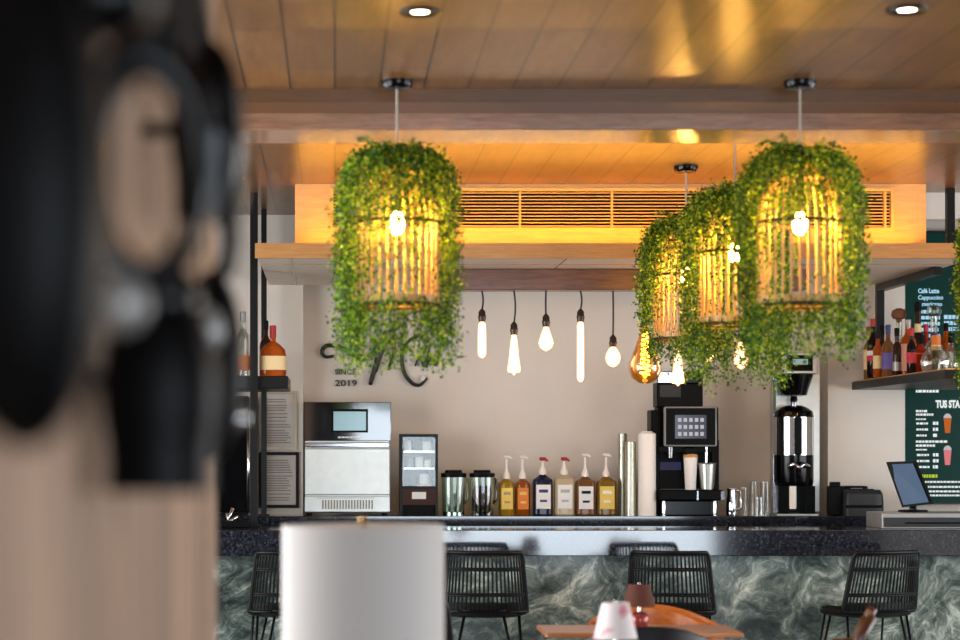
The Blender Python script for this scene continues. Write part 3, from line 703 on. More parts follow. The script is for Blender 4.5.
# cup stacks
def cupstack(px, w0, w1, ytop, D, mat, n, label, name='cup_stack'):
    x = X(px, D); s = D/F; zt = Z(ytop, D); h = zt-CT; t = thing(name, (x, D, CT), label, 'cups', 'cup stacks on the back counter')
    prof = []
    for i in range(n):
        z = CT+h*i/n; q = w1+(w0-w1)*0
        rr = (w0+(w1-w0)*i/n)/2*s
        prof += [(rr, z), (rr*1.0, z+h/n*0.3), (rr*0.975, z+h/n*0.35), (rr*0.975, z+h/n*0.98)]
    MB().lathe(prof+[(w1/2*s*0.8, zt), (0.001, zt)], x, D, 22).build('nested_cups', mat, t, smooth=25)
    MB().lathe([(w1/2*s*0.85, zt-0.001), (w1/2*s*0.82, zt+0.004), (w1/2*s*0.7, zt+0.004)], x, D, 22).build('top_cup_base', mat, t, smooth=30)
cupstack(622.5, 10, 9, 434, 14.05, M['kraft'], 22, 'tall narrow stack of clear plastic cups beside the syrup bottles')
cupstack(630.5, 12, 11, 442, 13.92, M['kraft'], 20, 'shorter stack of clear plastic cups in front of the taller one')
cupstack(647, 18, 13, 432, 13.88, M['cup'], 1, 'tall white stack of paper cups left of the coffee machine')
# coffee machine
D = 13.84
t = thing('coffee_machine', (X(688, D), D, CT), 'black automatic coffee machine with a tilted touchscreen and bean hopper', 'coffee machine')
b = MB(); pbox(b, 658, 718.5, 407, 489, D+0.16, 0.16, 0.006); pbox(b, 657, 703, 374, 407, D+0.12, 0.18, 0.006); pbox(b, 651, 660, 410, 514, D+0.14, 0.18, 0.004); pbox(b, 712, 719, 440, 500, D+0.10, 0.18); b.build('housing', M['rubber'], t)
b = MB(); pbox(b, 660, 681, 385, 397, D+0.117, 0.003); b.build('front_plate', M['grey_plastic'], t)
b = MB(); pbox(b, 657, 702, 371, 384, D+0.11, 0.19, 0.01); b.build('bean_hopper', M['chrome'], t)
b = MB(); pbox(b, 684, 702.5, 372, 384, D+0.10, 0.1, 0.008); b.build('hopper_lid', M['gloss'], t)
b = MB(); pbox(b, 664.5, 717, 406.5, 446.5, D-0.02, 0.05, 0.008); sb = b.build('screen_frame', M['silver_plastic'], t)
b = MB(); pbox(b, 666, 715.5, 408, 445, D-0.024, 0.006, 0.002); b.build('screen_glass', M['rubber'], sb)
b = MB(); pbox(b, 675, 706.5, 415, 438.5, D-0.027, 0.003); ds = b.build('display', M['screen_dark'], sb)
b = MB()
for i in range(5):
    for j in range(3): pbox(b, 678+i*5.6, 681.5+i*5.6, 418+j*7, 421.8+j*7, D-0.029, 0.002)
b.build('menu_icon', M['icon'], ds)
b = MB(); pbox(b, 660, 712, 447, 452, D+0.02, 0.14); pbox(b, 684, 697, 447, 455, D-0.01, 0.1, 0.01); b.build('spout_block', M['rubber'], t)
b = MB(); b.lathe([(0.012, Z(458, D)), (0.016, Z(452, D)), (0.02, Z(447, D))], X(671, D), D+0.02, 12); b.build('steam_nozzle', M['chrome'], t, smooth=30)
b = MB(); b.lathe([(0.008, Z(463, D)), (0.012, Z(447, D))], X(707, D), D+0.03, 12); b.build('spout', M['chrome'], t, smooth=30)
b = MB(); pbox(b, 660, 712, 447.5, 489, D+0.155, 0.004); b.build('back_panel', M['rubber'], t)
b = MB(); pbox(b, 660, 681, 462, 470, D+0.149, 0.006); b.build('blue_strip', M['blue_band'], t)
TRZ = Z(490, D)
b = MB(); pbox(b, 660, 725, 490, 500.5, D-0.04, 0.2, 0.008); tr = b.build('drip_tray', M['rubber'], t)
b = MB(); pbox(b, 697, 698.5, 491, 500, D-0.042, 0.003); pbox(b, 721, 724.5, 491, 500, D-0.044, 0.005); b.build('tray_trim', M['chrome'], tr)
b = MB(); b.box(X(662, D), X(718, D), D+0.02, D+0.27, CT, Z(500.5, D), 0.008); b.build('base', M['gloss'], t)
for px in (664, 715): MB().lathe([(0.012, CT), (0.014, Z(505, D)), (0.010, Z(500.5, D))], X(px, D-0.01), D+0.0, 12).build('foot', M['chrome'], t, smooth=40)
DD = D+0.03; x = X(690.5, DD); TZ = Z(490, D)
def small_cup(px, w0, w1, ytop, mat, label, lid, z0=TZ, DD=DD):
    x = X(px, DD); s = DD/F; zt = Z(ytop, DD); t = thing('cup', (x, DD, z0), label, 'cup')
    MB().lathe([(w0/2*s*0.9, z0), (w0/2*s, z0+0.004), (w1/2*s, zt), (w1/2*s-0.004, zt), (w0/2*s-0.004, z0+0.01)], x, DD, 22, cap=False).build('cup_wall', mat, t, smooth=40)
    MB().lathe([(w0/2*s*0.9, z0), (w0/2*s*0.9, z0+0.006)], x, DD, 22).build('cup_base', mat, t)
    if lid: MB().lathe([(w1/2*s*1.03, zt-0.01), (w1/2*s*1.03, zt+0.006), (w1/2*s*0.85, zt+0.014)], x, DD, 22).build('lid', M['coffee'], t, smooth=30)
    else: MB().lathe([(w1/2*s*1.02, zt-0.008), (w1/2*s*1.05, zt-0.002), (w1/2*s*1.0, zt)], x, DD, 22, cap=False).build('rim', mat, t, smooth=40)
small_cup(690.5, 10.5, 14, 456, M['cup'], 'white paper cup with coffee under the coffee machine spout', True)
small_cup(707, 13, 18, 463, M['steel'], 'steel milk cup on the drip tray beside the paper cup', False)
# steel jug, glasses
D = 13.95; x = X(731.5, D); s = D/F
t = thing('milk_jug', (x, D, CT), 'small steel milk jug with handle right of the coffee machine', 'jug')
MB().lathe([(5.5*s, CT), (5.8*s, CT+0.01), (5.4*s, CT+14*s), (4.2*s, CT+22*s), (4.6*s, CT+27*s), (4.0*s, CT+27*s), (3.8*s, CT+22*s)], x, D, 22).build('jug_body', M['chrome'], t, smooth=40)
MB().tube([(x+4.6*s, D, CT+25*s), (x+9*s, D, CT+24*s), (x+9.5*s, D, CT+8*s), (x+5.5*s, D, CT+5*s)], 0.007, 8).build('handle', M['chrome'], t, smooth=True)
def tumbler(px, w, ytop, D, label):
    x = X(px, D); s = D/F; zt = Z(ytop, D); t = thing('drinking_glass', (x, D, CT), label, 'glass', 'upturned glasses by the milk jug')
    MB().lathe([(w/2*s, CT), (w/2*s*0.86, zt-0.012), (w/2*s*0.8, zt), (0.002, zt)], x, D, 20, cap=False).build('glass_wall', M['glass'], t, smooth=40)
    MB().lathe([(w/2*s*0.80, zt-0.012), (w/2*s*0.80, zt-0.004)], x, D, 20).build('glass_base', M['glass'], t, smooth=40)
tumbler(744, 8, 487, 14.05, 'slim clear glass directly right of the milk jug')
tumbler(754, 10, 481, 14.05, 'tall clear glass in the middle of the group by the brewer')
tumbler(765, 10, 481, 14.05, 'tall clear glass next to the brewer edge')
tumbler(759, 10, 497, 13.9, 'short clear glass in front of the two tall ones')
# coffee brewer
D = 13.85; s = D/F; x = X(796, D)
t = thing('coffee_brewer', (x, D, CT), 'tall filter coffee brewer with a black urn and polished steel back', 'coffee brewer')
b = MB(); pbox(b, 773, 820, 357, 512, D+0.20, 0.10, 0.004); b.build('back_panel', M['steel'], t)
b = MB(); pbox(b, 773, 776, 357, 513, D+0.14, 0.06); b.build('side_rail', M['chrome'], t)
b = MB(); pbox(b, 782, 818, 352, 374, D-0.02, 0.3, 0.006); hd = b.build('brew_head', M['steel'], t)
b = MB(); pbox(b, 787, 813, 355, 371, D-0.024, 0.005, 0.002); cpn = b.build('control_panel', M['gloss'], hd)
b = MB(); pbox(b, 793, 808, 359, 364.5, D-0.027, 0.003); b.build('display', M['screen_teal'], cpn)
b = MB(); b.lathe([(0.014, Z(371, D)), (0.014, Z(364, D))], X(778, D), D+0.03, 10); b.build('red_knob', M['red'], t, smooth=40)
xb = X(797.5, D)
MB().lathe([(0.045, Z(396, D)), (13*s, Z(395, D)), (15*s, Z(388, D)), (19*s, Z(376, D)), (19.5*s, Z(374, D))], xb, D+0.11, 26).build('brew_basket', M['gloss'], t, smooth=35)
MB().lathe([(0.02, Z(405, D)), (0.022, Z(402, D)), (0.03, Z(400, D)), (0.02, Z(396, D))], xb, D+0.11, 14).build('drip_outlet', M['chrome'], t, smooth=35)
u = MB().lathe([(19*s, Z(486, D)), (20*s, Z(482, D)), (20*s, Z(416, D)), (19*s, Z(411, D)), (13*s, Z(407, D)), (8*s, Z(405, D))], xb, D+0.12, 30).build('urn', M['gloss'], t, smooth=35)
MB().lathe([(20.2*s, Z(455, D)), (20.2*s, Z(417, D))], xb, D+0.12, 30, cap=False).build('steel_jacket', M['chrome'], u, smooth=True)
b = MB(); b.box(xb-0.026, xb+0.026, D-0.03, D+0.0, Z(455, D), Z(417, D), 0.008); b.box(xb-0.12, xb-0.105, D+0.01, D+0.05, Z(455, D), Z(417, D)); b.build('sight_gauge', M['rubber'], u)
b = MB(); b.tube([(xb-0.07, D-0.02, Z(467, D)), (xb-0.03, D-0.03, Z(464, D)), (xb, D-0.06, Z(468, D)), (xb+0.03, D-0.03, Z(464, D)), (xb+0.07, D-0.02, Z(467, D))], 0.016, 8); b.build('tap', M['chrome'], u, smooth=True)
b = MB(); b.tube([(xb, D-0.05, Z(470, D)), (xb, D-0.045, Z(478, D))], 0.012, 8); b.build('tap_spout', M['rubber'], u, smooth=True)
b = MB(); b.box(X(779, D), X(789, D), D+0.02, D+0.22, CT, Z(486, D)); b.box(X(806, D), X(816, D), D+0.02, D+0.22, CT, Z(486, D)); b.box(X(789, D), X(806, D), D+0.19, D+0.21, CT, Z(486, D)); b.build('urn_stand', M['gloss'], t)
b = MB(); b.loft([(3.2*s, 0.01, Z(509, D)), (3.6*s, 0.012, Z(506, D)), (3.6*s, 0.012, Z(487, D)), (3*s, 0.01, Z(484, D))], X(793.5, D), D+0.02, 16); b.build('drip_guard', M['white_plastic'], t, smooth=40)
b = MB(); b.box(X(776, D), X(818, D), D-0.03, D+0.25, CT, CT+0.014, 0.003); b.build('base_plate', M['steel'], t)
# right side: grinder, printer, till
D = 13.9
t = thing('card_reader', (X(836, D), D, CT), 'small dark upright box right of the tall brewer', 'device')
b = MB(); pbox(b, 830, 842.5, 486, 515.5, D, 0.1, 0.006); b.build('casing', M['rubber'], t)
b = MB(); pbox(b, 832, 840.5, 482, 487, D+0.01, 0.08, 0.004); b.build('top_cap', M['rubber'], t)
D = 13.82
t = thing('receipt_printer', (X(864, D), D, CT), 'dark grey receipt printer on the back counter beside the till screen', 'printer')
b = MB(); b.loft([(0.13, 0.085, CT), (0.13, 0.085, Z(502, D)), (0.125, 0.08, Z(494, D)), (0.115, 0.055, Z(490, D))], X(865.5, D), D+0.09, 24, 6.0); b.build('casing', M['grey_plastic'], t, smooth=30)
b = MB(); b.box(X(852, D), X(876, D), D+0.06, D+0.10, Z(491, D), Z(489, D)); b.build('paper_slot', M['rubber'], t)
b = MB(); b.box(X(846, D), X(882, D), D+0.001, D+0.006, Z(508, D), Z(505, D)); b.build('front_seam', M['rubber'], t)
t = thing('equipment_box', (X(850, 14.02), 14.02, CT), 'low black box behind the grey receipt printer', 'box')
b = MB(); pbox(b, 844, 868, 486, 514.2, 14.02, 0.12, 0.006); b.build('casing', M['rubber'], t)
b = MB(); bars(b, 851, 862, 488, 1.6, 14.019, 3); b.build('brand_mark', M['silver_plastic'], t)
D = 12.62
o = thing('cash_drawer', (X(925, D), D, BART), 'flat silver and black cash drawer under the till screen', 'cash drawer')
b = MB(); b.box(X(882, D), X(985, D), D, D+0.38, BART, Z(513, D), 0.004); b.build('casing', M['silver_plastic'], o)
b = MB(); b.box(X(884, D), X(983, D), D-0.012, D, BART+0.012, Z(517.5, D), 0.003); b.build('drawer_front', M['grey_plastic'], o)
b = MB(); b.box(X(905, D), X(960, D), D-0.02, D-0.01, BART+0.03, BART+0.04); b.build('drawer_handle', M['rubber'], o)
dz = Z(513, D)
D2 = 12.78
o = thing('till_monitor', (X(915, D2), D2, dz), 'tilted touchscreen till monitor on the cash drawer', 'monitor')
def quadslab(mb, pts, thick):                               # pts: four (px, py, D) front corners
    f = [np.array([X(a, d), d, Z(b, d)]) for a, b, d in pts]
    n = np.cross(f[1]-f[0], f[3]-f[0]); n = n/np.linalg.norm(n)
    if n[1] < 0: n = -n
    mb.add(f+[p+n*thick for p in f], [(0, 1, 2, 3), (7, 6, 5, 4), (0, 4, 5, 1), (1, 5, 6, 2), (2, 6, 7, 3), (3, 7, 4, 0)]); return mb
quadslab(MB(), [(886, 462, 12.84), (914, 461, 12.72), (931, 504, 12.66), (902, 507.5, 12.78)], 0.035).build('monitor_case', M['rubber'], o)
quadslab(MB(), [(889, 464.5, 12.83), (912.5, 463.5, 12.712), (928.5, 502, 12.652), (903.5, 505, 12.77)], 0.004).build('monitor_screen', M['screen_blue'], o)
b = MB(); b.tube([(X(912, 12.84), 12.84, Z(490, 12.84)), (X(913, 12.9), 12.90, dz+0.03), (X(913, 12.9), 12.90, dz+0.005)], 0.022, 8); b.loft([(0.09, 0.07, dz), (0.085, 0.065, dz+0.012)], X(913, 12.88), 12.88, 20, 3); b.build('stand', M['black'], o, smooth=35)

# left end: tall dark glass cabinet and utensil caddy
D = 13.84
t = thing('glass_cabinet', (X(236, D), D, CT), 'tall black glass cabinet left of the framed notices', 'cabinet')
b = MB(); pbox(b, 208, 248, 396, 515, D+0.02, 0.28, 0.004); b.build('casing', M['rubber'], t)
b = MB(); pbox(b, 210, 246, 399, 512, D+0.01, 0.01, 0.003); dr = b.build('door', M['gloss'], t)
b = MB(); b.tube([(X(248.5, D), D-0.02, Z(420, D)), (X(248.5, D), D-0.02, Z(512, D))], 0.010, 8); b.build('door_handle', M['chrome'], dr, smooth=True)
D = 12.8
t = thing('utensil_tray', (X(246, D), D, BART), 'low black tray of steel utensils at the left end of the bar', 'tray')
b = MB(); pbox(b, 222, 249, 521, 527.5, D, 0.1, 0.003); b.build('tray', M['rubber'], t)
for i, (a0, b0, a1, b1, lb) in enumerate(((226, 522, 233, 508, 'steel tongs leaning up at the back of the black tray'), (224, 522, 238, 516, 'flat steel spoon lying low across the black tray'), (229, 522, 227, 513, 'short upright steel spoon in the black tray'))):
    m_ = MB(); m_.tube([(X(a0, D+0.05), D+0.05, Z(b0, D+0.05)-0.02), (X(a1, D+0.05), D+0.05, Z(b1, D+0.05))], [0.005, 0.010], 8)
    tag(m_.build('utensil', M['chrome'], origin=(X(a0, D+0.05), D+0.05, BART), smooth=True), lb, 'utensil', 'steel utensils in the tray')

# ------------------------------------------------------------------ liquor bottles
def liquor(px, D, z0, prof, body, cap, capm, label, labm=None, lr=(0.2, 0.6), p=2.0, ry=1.0, name='liquor_bottle', stopper=None, group='bottles on the right shelf', band=None):
    x = X(px, D); t = thing(name, (x, D, z0), label, 'bottle', group)
    MB().loft([(r, r*ry, z0+z) for r, z in prof], x, D, 22, p).build('bottle_glass', M[body], t, smooth=35)
    zt = z0+prof[-1][1]; rt = prof[-1][0]
    if stopper: MB().lathe([(rt*0.9, zt-0.01), (rt, zt+0.012), (stopper*0.8, zt+0.02), (stopper, zt+0.04), (stopper*0.85, zt+0.07), (stopper*0.3, zt+0.085)], x, D, 18).build('stopper', M[capm], t, smooth=35)
    else: MB().lathe([(rt*1.15, zt-0.03), (rt*1.2, zt+cap-0.004), (rt*1.0, zt+cap)], x, D, 16).build('cap', M[capm], t, smooth=35)
    if labm:
        h = prof[-1][1]; rl = [r for r, z in prof if h*lr[0] <= z <= h*lr[1]] or [prof[1][0]]; rm = max(rl)
        lb = MB().loft([(rm*1.012, rm*ry*1.012, z0+h*lr[0]), (rm*1.012, rm*ry*1.012, z0+h*lr[1])], x, D, 22, p, cap=False).build('label', M[labm], t, smooth=35)
        if band: MB().loft([(rm*1.02, rm*ry*1.02, z0+h*(lr[0]+0.1)), (rm*1.02, rm*ry*1.02, z0+h*(lr[0]+0.18))], x, D, 22, p, cap=False).build('label_band', M[band], lb, smooth=35)
    return t
def std(h, r, neck=0.014, sh=0.62):
    h *= 1.10; r *= 1.05
    return [(r*0.9, 0), (r, 0.006), (r, h*sh), (r*0.85, h*(sh+0.07)), (r*0.45, h*(sh+0.14)), (neck, h*(sh+0.2)), (neck, h)]
z = RS_Z
def rs(px, D): return px
liquor(868.5, 13.9, z, std(0.30, 0.030), 'gold', 0.02, 'cork', 'slim gold bottle at the far left end of the right shelf', 'cream_label')
liquor(873, 13.6, z, std(0.33, 0.038), 'winered', 0.02, 'red', 'dark wine bottle with red cap and red label on the right shelf', 'red_label', (0.3, 0.5), band='label')
liquor(882, 13.75, z, std(0.29, 0.038), 'darkbrown', 0.03, 'rubber', 'dark bottle with black cap and orange label on the right shelf', 'orange_label', (0.15, 0.55))
liquor(888, 13.3, z, std(0.27, 0.036), 'tan', 0.03, 'blue_band', 'amber bottle with blue cap and purple label on the right shelf', 'purple_label', (0.15, 0.5))
liquor(899, 13.7, z, std(0.34, 0.050, 0.020, 0.5), 'clearb', 0.03, 'cork', 'big clear decanter with round cork stopper on the right shelf', None, stopper=0.052)
liquor(897, 13.1, z, std(0.25, 0.026), 'darkbrown', 0.02, 'rubber', 'small dark bottle standing before the round stoppered decanter', 'silver_plastic', (0.1, 0.3))
liquor(908, 13.3, z, std(0.30, 0.044, 0.016, 0.66), 'whisky', 0.03, 'silver_plastic', 'square bottle with tall pink label on the right shelf', 'pink_label', (0.1, 0.62), p=4)
liquor(918, 13.6, z, std(0.42, 0.046, 0.020, 0.5), 'darkbrown', 0.03, 'rubber', 'tallest dark brown bottle with cream neck label on the right shelf', 'cream_label', (0.62, 0.76))
liquor(921, 13.0, z, [(0.04, 0), (0.062, 0.02), (0.072, 0.07), (0.055, 0.13), (0.02, 0.17), (0.016, 0.22)], 'redorange', 0.03, 'rubber', 'round orange red liqueur bottle with black cap at the shelf front', 'orange_label', (0.55, 0.6), ry=0.6)
liquor(934, 13.4, z, std(0.34, 0.055, 0.022, 0.5), 'clearb', 0.03, 'clearb', 'clear bottle with blue band and big glass stopper on the right shelf', 'blue_band', (0.66, 0.76), stopper=0.05)
liquor(936, 12.75, z, [(0.07, 0), (0.088, 0.02), (0.095, 0.07), (0.08, 0.12), (0.03, 0.165), (0.024, 0.20)], 'clearb', 0.03, 'orange_label', 'wide flat clear decanter with orange collar at the shelf front', 'cream_label', (0.70, 0.85), ry=0.55)
liquor(951, 12.9, z, [(0.05, 0), (0.058, 0.02), (0.058, 0.08), (0.04, 0.13), (0.018, 0.16), (0.016, 0.22)], 'clearb', 0.03, 'rubber', 'squat clear bottle with black cap at the right end of the shelf', None)
liquor(946, 13.5, z, std(0.30, 0.045), 'whisky', 0.02, 'rubber', 'amber bottle with black cap behind the wide clear decanter', 'label', (0.15, 0.5))
liquor(878, 13.45, z, std(0.25, 0.030), 'whisky', 0.02, 'darkframe', 'small amber bottle between the dark wine bottle and the purple label bottle', 'cream_label', (0.2, 0.5))
liquor(911.5, 12.9, z, std(0.24, 0.028), 'winered', 0.02, 'red', 'slim dark red bottle standing before the square pink label bottle', 'red_label', (0.25, 0.5))
liquor(926, 13.8, z, std(0.31, 0.036), 'redorange', 0.02, 'red_label', 'red bottle behind the round orange red liqueur bottle', 'cream_label', (0.2, 0.5))
z = LS_Z; G = 'bottles on the left shelf'
liquor(273, 13.05, z, [(0.078, 0), (0.084, 0.012), (0.084, 0.12), (0.075, 0.165), (0.045, 0.195), (0.018, 0.215), (0.018, 0.27)], 'whisky', 0.045, 'red', 'big amber whisky bottle with red cap on the left black shelf', 'cream_label', (0.14, 0.46), p=3.4, ry=0.6, group=G)
liquor(266, 13.45, z, std(0.31, 0.04), 'darkbrown', 0.03, 'rubber', 'dark bottle with black cap behind the big amber whisky bottle', None, group=G)
liquor(243, 13.1, z, std(0.34, 0.042, 0.016), 'clearb', 0.03, 'silver_plastic', 'clear bottle left of the steel post on the left black shelf', 'orange_label', (0.1, 0.35), group=G)

# ------------------------------------------------------------------ rattan stools and chairs
def rattan_seat(name, seat_z, back_h, label, cat, group, legs_splay=0.05):
    t = thing(name, (0, 0, 0), label, cat, group); W = dict(world=False)
    def back(u, v):                                          # u -1..1 across, v 0..1 up
        hw = 0.245-0.030*v
        return (hw*math.sin(u*1.15)/math.sin(1.15), -0.20-0.07*v+0.12*(1-math.cos(u*1.15)), seat_z+0.005+back_h*v)
    def corner(u, v): return back(u, v)
    fr = []; n = 10; r = 0.10
    for i in range(n+1): fr.append(back(-1, i/n*0.86))
    for i in range(1, 6): a = PI/2*i/6; fr.append(back(-1+r*1.2*(1-math.cos(a)), 0.86+0.14*math.sin(a)))
    for i in range(17): fr.append(back(-0.88+1.76*i/16, 1))
    for i in range(5, 0, -1): a = PI/2*i/6; fr.append(back(1-r*1.2*(1-math.cos(a)), 0.86+0.14*math.sin(a)))
    for i in range(n, -1, -1): fr.append(back(1, i/n*0.86))
    for i in range(15, 0, -1): fr.append(back(-1+2*i/16, 0))
    MB().tube(fr, 0.0125, 7, True).build('back_frame', M['rattan'], t, smooth=True, **W)
    rods = MB(); N = 23
    for i in range(N):
        u = -0.93+1.86*i/(N-1); top = 1.0 if abs(u) < 0.86 else 0.95
        rods.tube([back(u, top*k/6) for k in range(7)], 0.0064, 5)
    rods.build('back_rod', M['rattan'], t, smooth=True, **W)
    bn = MB()
    for v in (0.27, 0.305, 0.70, 0.735): bn.tube([back(-0.98+1.96*k/18, v) for k in range(19)], 0.0065, 6)
    for k in range(7): bn.tube([back(-0.98+1.96*q/18, 0.02+k*0.021) for q in range(19)], 0.0055, 5)
    for k in range(2): bn.tube([back(-0.90+1.80*q/18, 0.955+k*0.02) for q in range(19)], 0.0055, 5)
    bn.build('woven_band', M['rattan'], t, smooth=True, **W)
    st = MB(); st.loft([(0.20, 0.18, seat_z-0.030), (0.245, 0.225, seat_z-0.018), (0.25, 0.23, seat_z), (0.235, 0.215, seat_z+0.012), (0.14, 0.13, seat_z-0.004), (0.01, 0.01, seat_z-0.012)], 0, 0, 32, 2.5)
    se = st.build('seat', M['rattan'], t, smooth=40, **W)
    wv = MB()
    for k in range(17):
        yy = -0.20+0.40*k/16; hw = 0.235*(max(0, 1-abs(yy/0.22)**2.5))**0.4
        wv.tube([(-hw, yy, seat_z+0.013), (0, yy, seat_z+0.004), (hw, yy, seat_z+0.013)], 0.0055, 5)
    wv.build('seat_weave', M['rattan'], se, smooth=True, **W)
    for sx in (-1, 1):
        for sy in (-1, 1):
            lg = MB(); b0 = (sx*(0.19+legs_splay), sy*(0.17+legs_splay), 0.008)
            lg.tube([(sx*0.20, sy*0.11, seat_z-0.02), b0], 0.0075, 6); lg.tube([(sx*0.11, sy*0.18, seat_z-0.02), b0], 0.0075, 6)
            lg.ell(b0, 0.012, 0.012, 0.010, 8, 6); lg.build('leg', M['black'], t, smooth=True, **W)
    if seat_z > 0.55:
        k = 0.165+legs_splay*0.6; q = 0.145+legs_splay*0.6
        MB().tube([(sx*k*1.0, sy*q, 0.24) for sx, sy in ((-1, -1), (1, -1), (1, 1), (-1, 1))], 0.008, 6, True).build('footrest', M['black'], t, smooth=True, **W)
    return t
SD = 12.0
st0 = rattan_seat('bar_stool', 0.650, 0.338, 'black rattan bar stool half hidden behind the left side of the white lampshade', 'bar stool', 'rattan stools along the bar')
st0.location = (X(290, SD), SD+0.08, 0); st0.rotation_euler = (0, 0, math.radians(8))
G = 'rattan stools along the bar'
dup(st0, (X(485, SD), SD+0.08, 0), math.radians(-4), 'black rattan bar stool showing on the right side of the white lampshade', G)
dup(st0, (X(675, SD), SD+0.08, 0), math.radians(-14), 'black rattan bar stool at the bar behind the small brown lamp', G)
dup(st0, (X(869, SD), SD+0.08, 0), math.radians(21), 'black rattan bar stool at the right, below the till', G)
c = rattan_seat('dining_chair', 0.46, 0.42, 'black rattan dining chair peeking out beside the bottom right of the white lampshade', 'chair', None)
c.location = (X(411, 9.5), 9.7, 0); c.rotation_euler = (0, 0, math.radians(-14))

# barrel chairs
def barrel(name, loc, rz, shell, pad, zt, drop, label):
    t = thing(name, loc, label, 'chair', None, rz); W = dict(world=False)
    R = 0.335; o_ = MB(); inn = MB(); rim = []; N = 28
    for mb_, ra, rb in ((o_, R, R-0.018), (inn, R-0.018, R-0.055)):
        rings = []
        for i in range(N+1):
            a = PI+PI*i/N; e = abs(math.cos(a)); z1 = zt-drop*e**2.2-(0.0 if mb_ is o_ else 0.012)
            ca, sa = math.cos(a), math.sin(a)
            rings.append([(ra*ca, ra*sa*0.9, 0.40), (ra*ca, ra*sa*0.9, z1-0.01), ((ra+rb)/2*ca, (ra+rb)/2*sa*0.9, z1), (rb*ca, rb*sa*0.9, z1-0.01), (rb*ca, rb*sa*0.9, 0.40)])
        mb_.rings(rings, True)
    o_.build('back_shell', shell, t, smooth=50, **W); inn.build('back_padding', pad, t, smooth=50, **W)
    MB().loft([(0.25, 0.24, 0.40), (0.285, 0.27, 0.415), (0.285, 0.27, 0.45), (0.25, 0.24, 0.475), (0.1, 0.1, 0.48)], 0, 0.0, 28, 2.6).build('seat', pad, t, smooth=45, **W)
    MB().loft([(0.28, 0.26, 0.36), (0.30, 0.28, 0.37), (0.30, 0.28, 0.40)], 0, 0, 28, 2.6).build('seat_base', shell, t, smooth=45, **W)
    for sx in (-1, 1):
        for sy in (-1, 1): MB().tube([(sx*0.18, sy*0.16, 0.37), (sx*0.25, sy*0.22, 0.0)], [0.020, 0.013], 8).build('leg', M['darkwood'], t, smooth=True, **W)
    return t
barrel('barrel_chair', (X(650, 10.25), 10.1, 0), PI, M['orange_wood'], M['orange_wood'], 0.808, 0.085, 'round backed orange brown chair behind the small brown lamp')
barrel('barrel_chair', (X(650, 8.7), 8.98, 0), 0, M['leather'], M['leather'], 0.838, 0.10, 'round backed black leather chair at the bottom edge')
# table between the barrel chairs
TY0, TY1 = 9.40, 9.84
t = thing('dining_table', (X(645, 9.5), 9.5, 0), 'rectangular wooden table under the small brown lamp', 'table')
xa, xb_ = X(546, 9.4), X(744, 9.4)
MB().box(xa, xb_, TY0, TY1, 0.728, 0.75, 0.004).build('tabletop', M['table'], t)
MB().lathe([(0.03, 0.02), (0.03, 0.728)], (xa+xb_)/2, 9.62, 14).build('column', M['black'], t, smooth=40)
MB().loft([(0.24, 0.2, 0), (0.24, 0.2, 0.012), (0.03, 0.03, 0.02)], (xa+xb_)/2, 9.62, 28, 4).build('base_plate', M['black'], t, smooth=35)
# small lamps
def small_lamp(px, D, z0, w_top, w_bot, h_sh, z_sh, shade, body, label):
    x = X(px, D); t = thing('table_lamp', (x, D, z0), label, 'table lamp')
    MB().lathe([(0.02, z0), (0.040, z0+0.004), (0.046, z0+0.022), (0.046, z0+0.050), (0.034, z0+0.068), (0.014, z0+0.074)], x, D, 22).build('lamp_base', body, t, smooth=40)
    MB().lathe([(0.008, z0+0.07), (0.008, z_sh+h_sh-0.01)], x, D, 10).build('stem', M['chrome'], t, smooth=40)
    MB().lathe([(w_bot, z_sh), (w_top, z_sh+h_sh), (w_top-0.003, z_sh+h_sh), (w_bot-0.003, z_sh)], x, D, 32, cap=False).build('lamp_shade', shade, t, smooth=50)
    MB().lathe([(w_top-0.002, z_sh+h_sh-0.006), (w_top-0.002, z_sh+h_sh-0.003)], x, D, 28).build('shade_top', shade, t)
    MB().ell((x, D, z_sh+h_sh+0.004), 0.007, 0.007, 0.007, 10, 6).build('finial', M['chrome'], t, smooth=True)
D = 9.70
small_lamp(639, D, 0.75, 0.050, 0.076, 0.100, Z(606, D), M['brownshade'], M['mosaic'], 'small lamp with brown shade and mosaic glass base on the wooden table')
D = 7.6; zs = Z(638, D)
small_lamp(615.5, D, 0.75, 0.048, 0.079, Z(603, D)-zs, zs, M['floral'], M['red'], 'small lamp with white floral shade at the bottom edge')
t = thing('side_table', (X(615, D), D, 0), 'small round wooden table under the white floral lamp', 'table')
MB().lathe([(0.27, 0.725), (0.28, 0.73), (0.28, 0.745), (0.275, 0.75)], X(615, D), D-0.05, 36).build('tabletop', M['table'], t, smooth=35)
MB().lathe([(0.20, 0), (0.20, 0.012), (0.03, 0.03), (0.028, 0.725)], X(615, D), D-0.05, 24).build('column', M['black'], t, smooth=35)
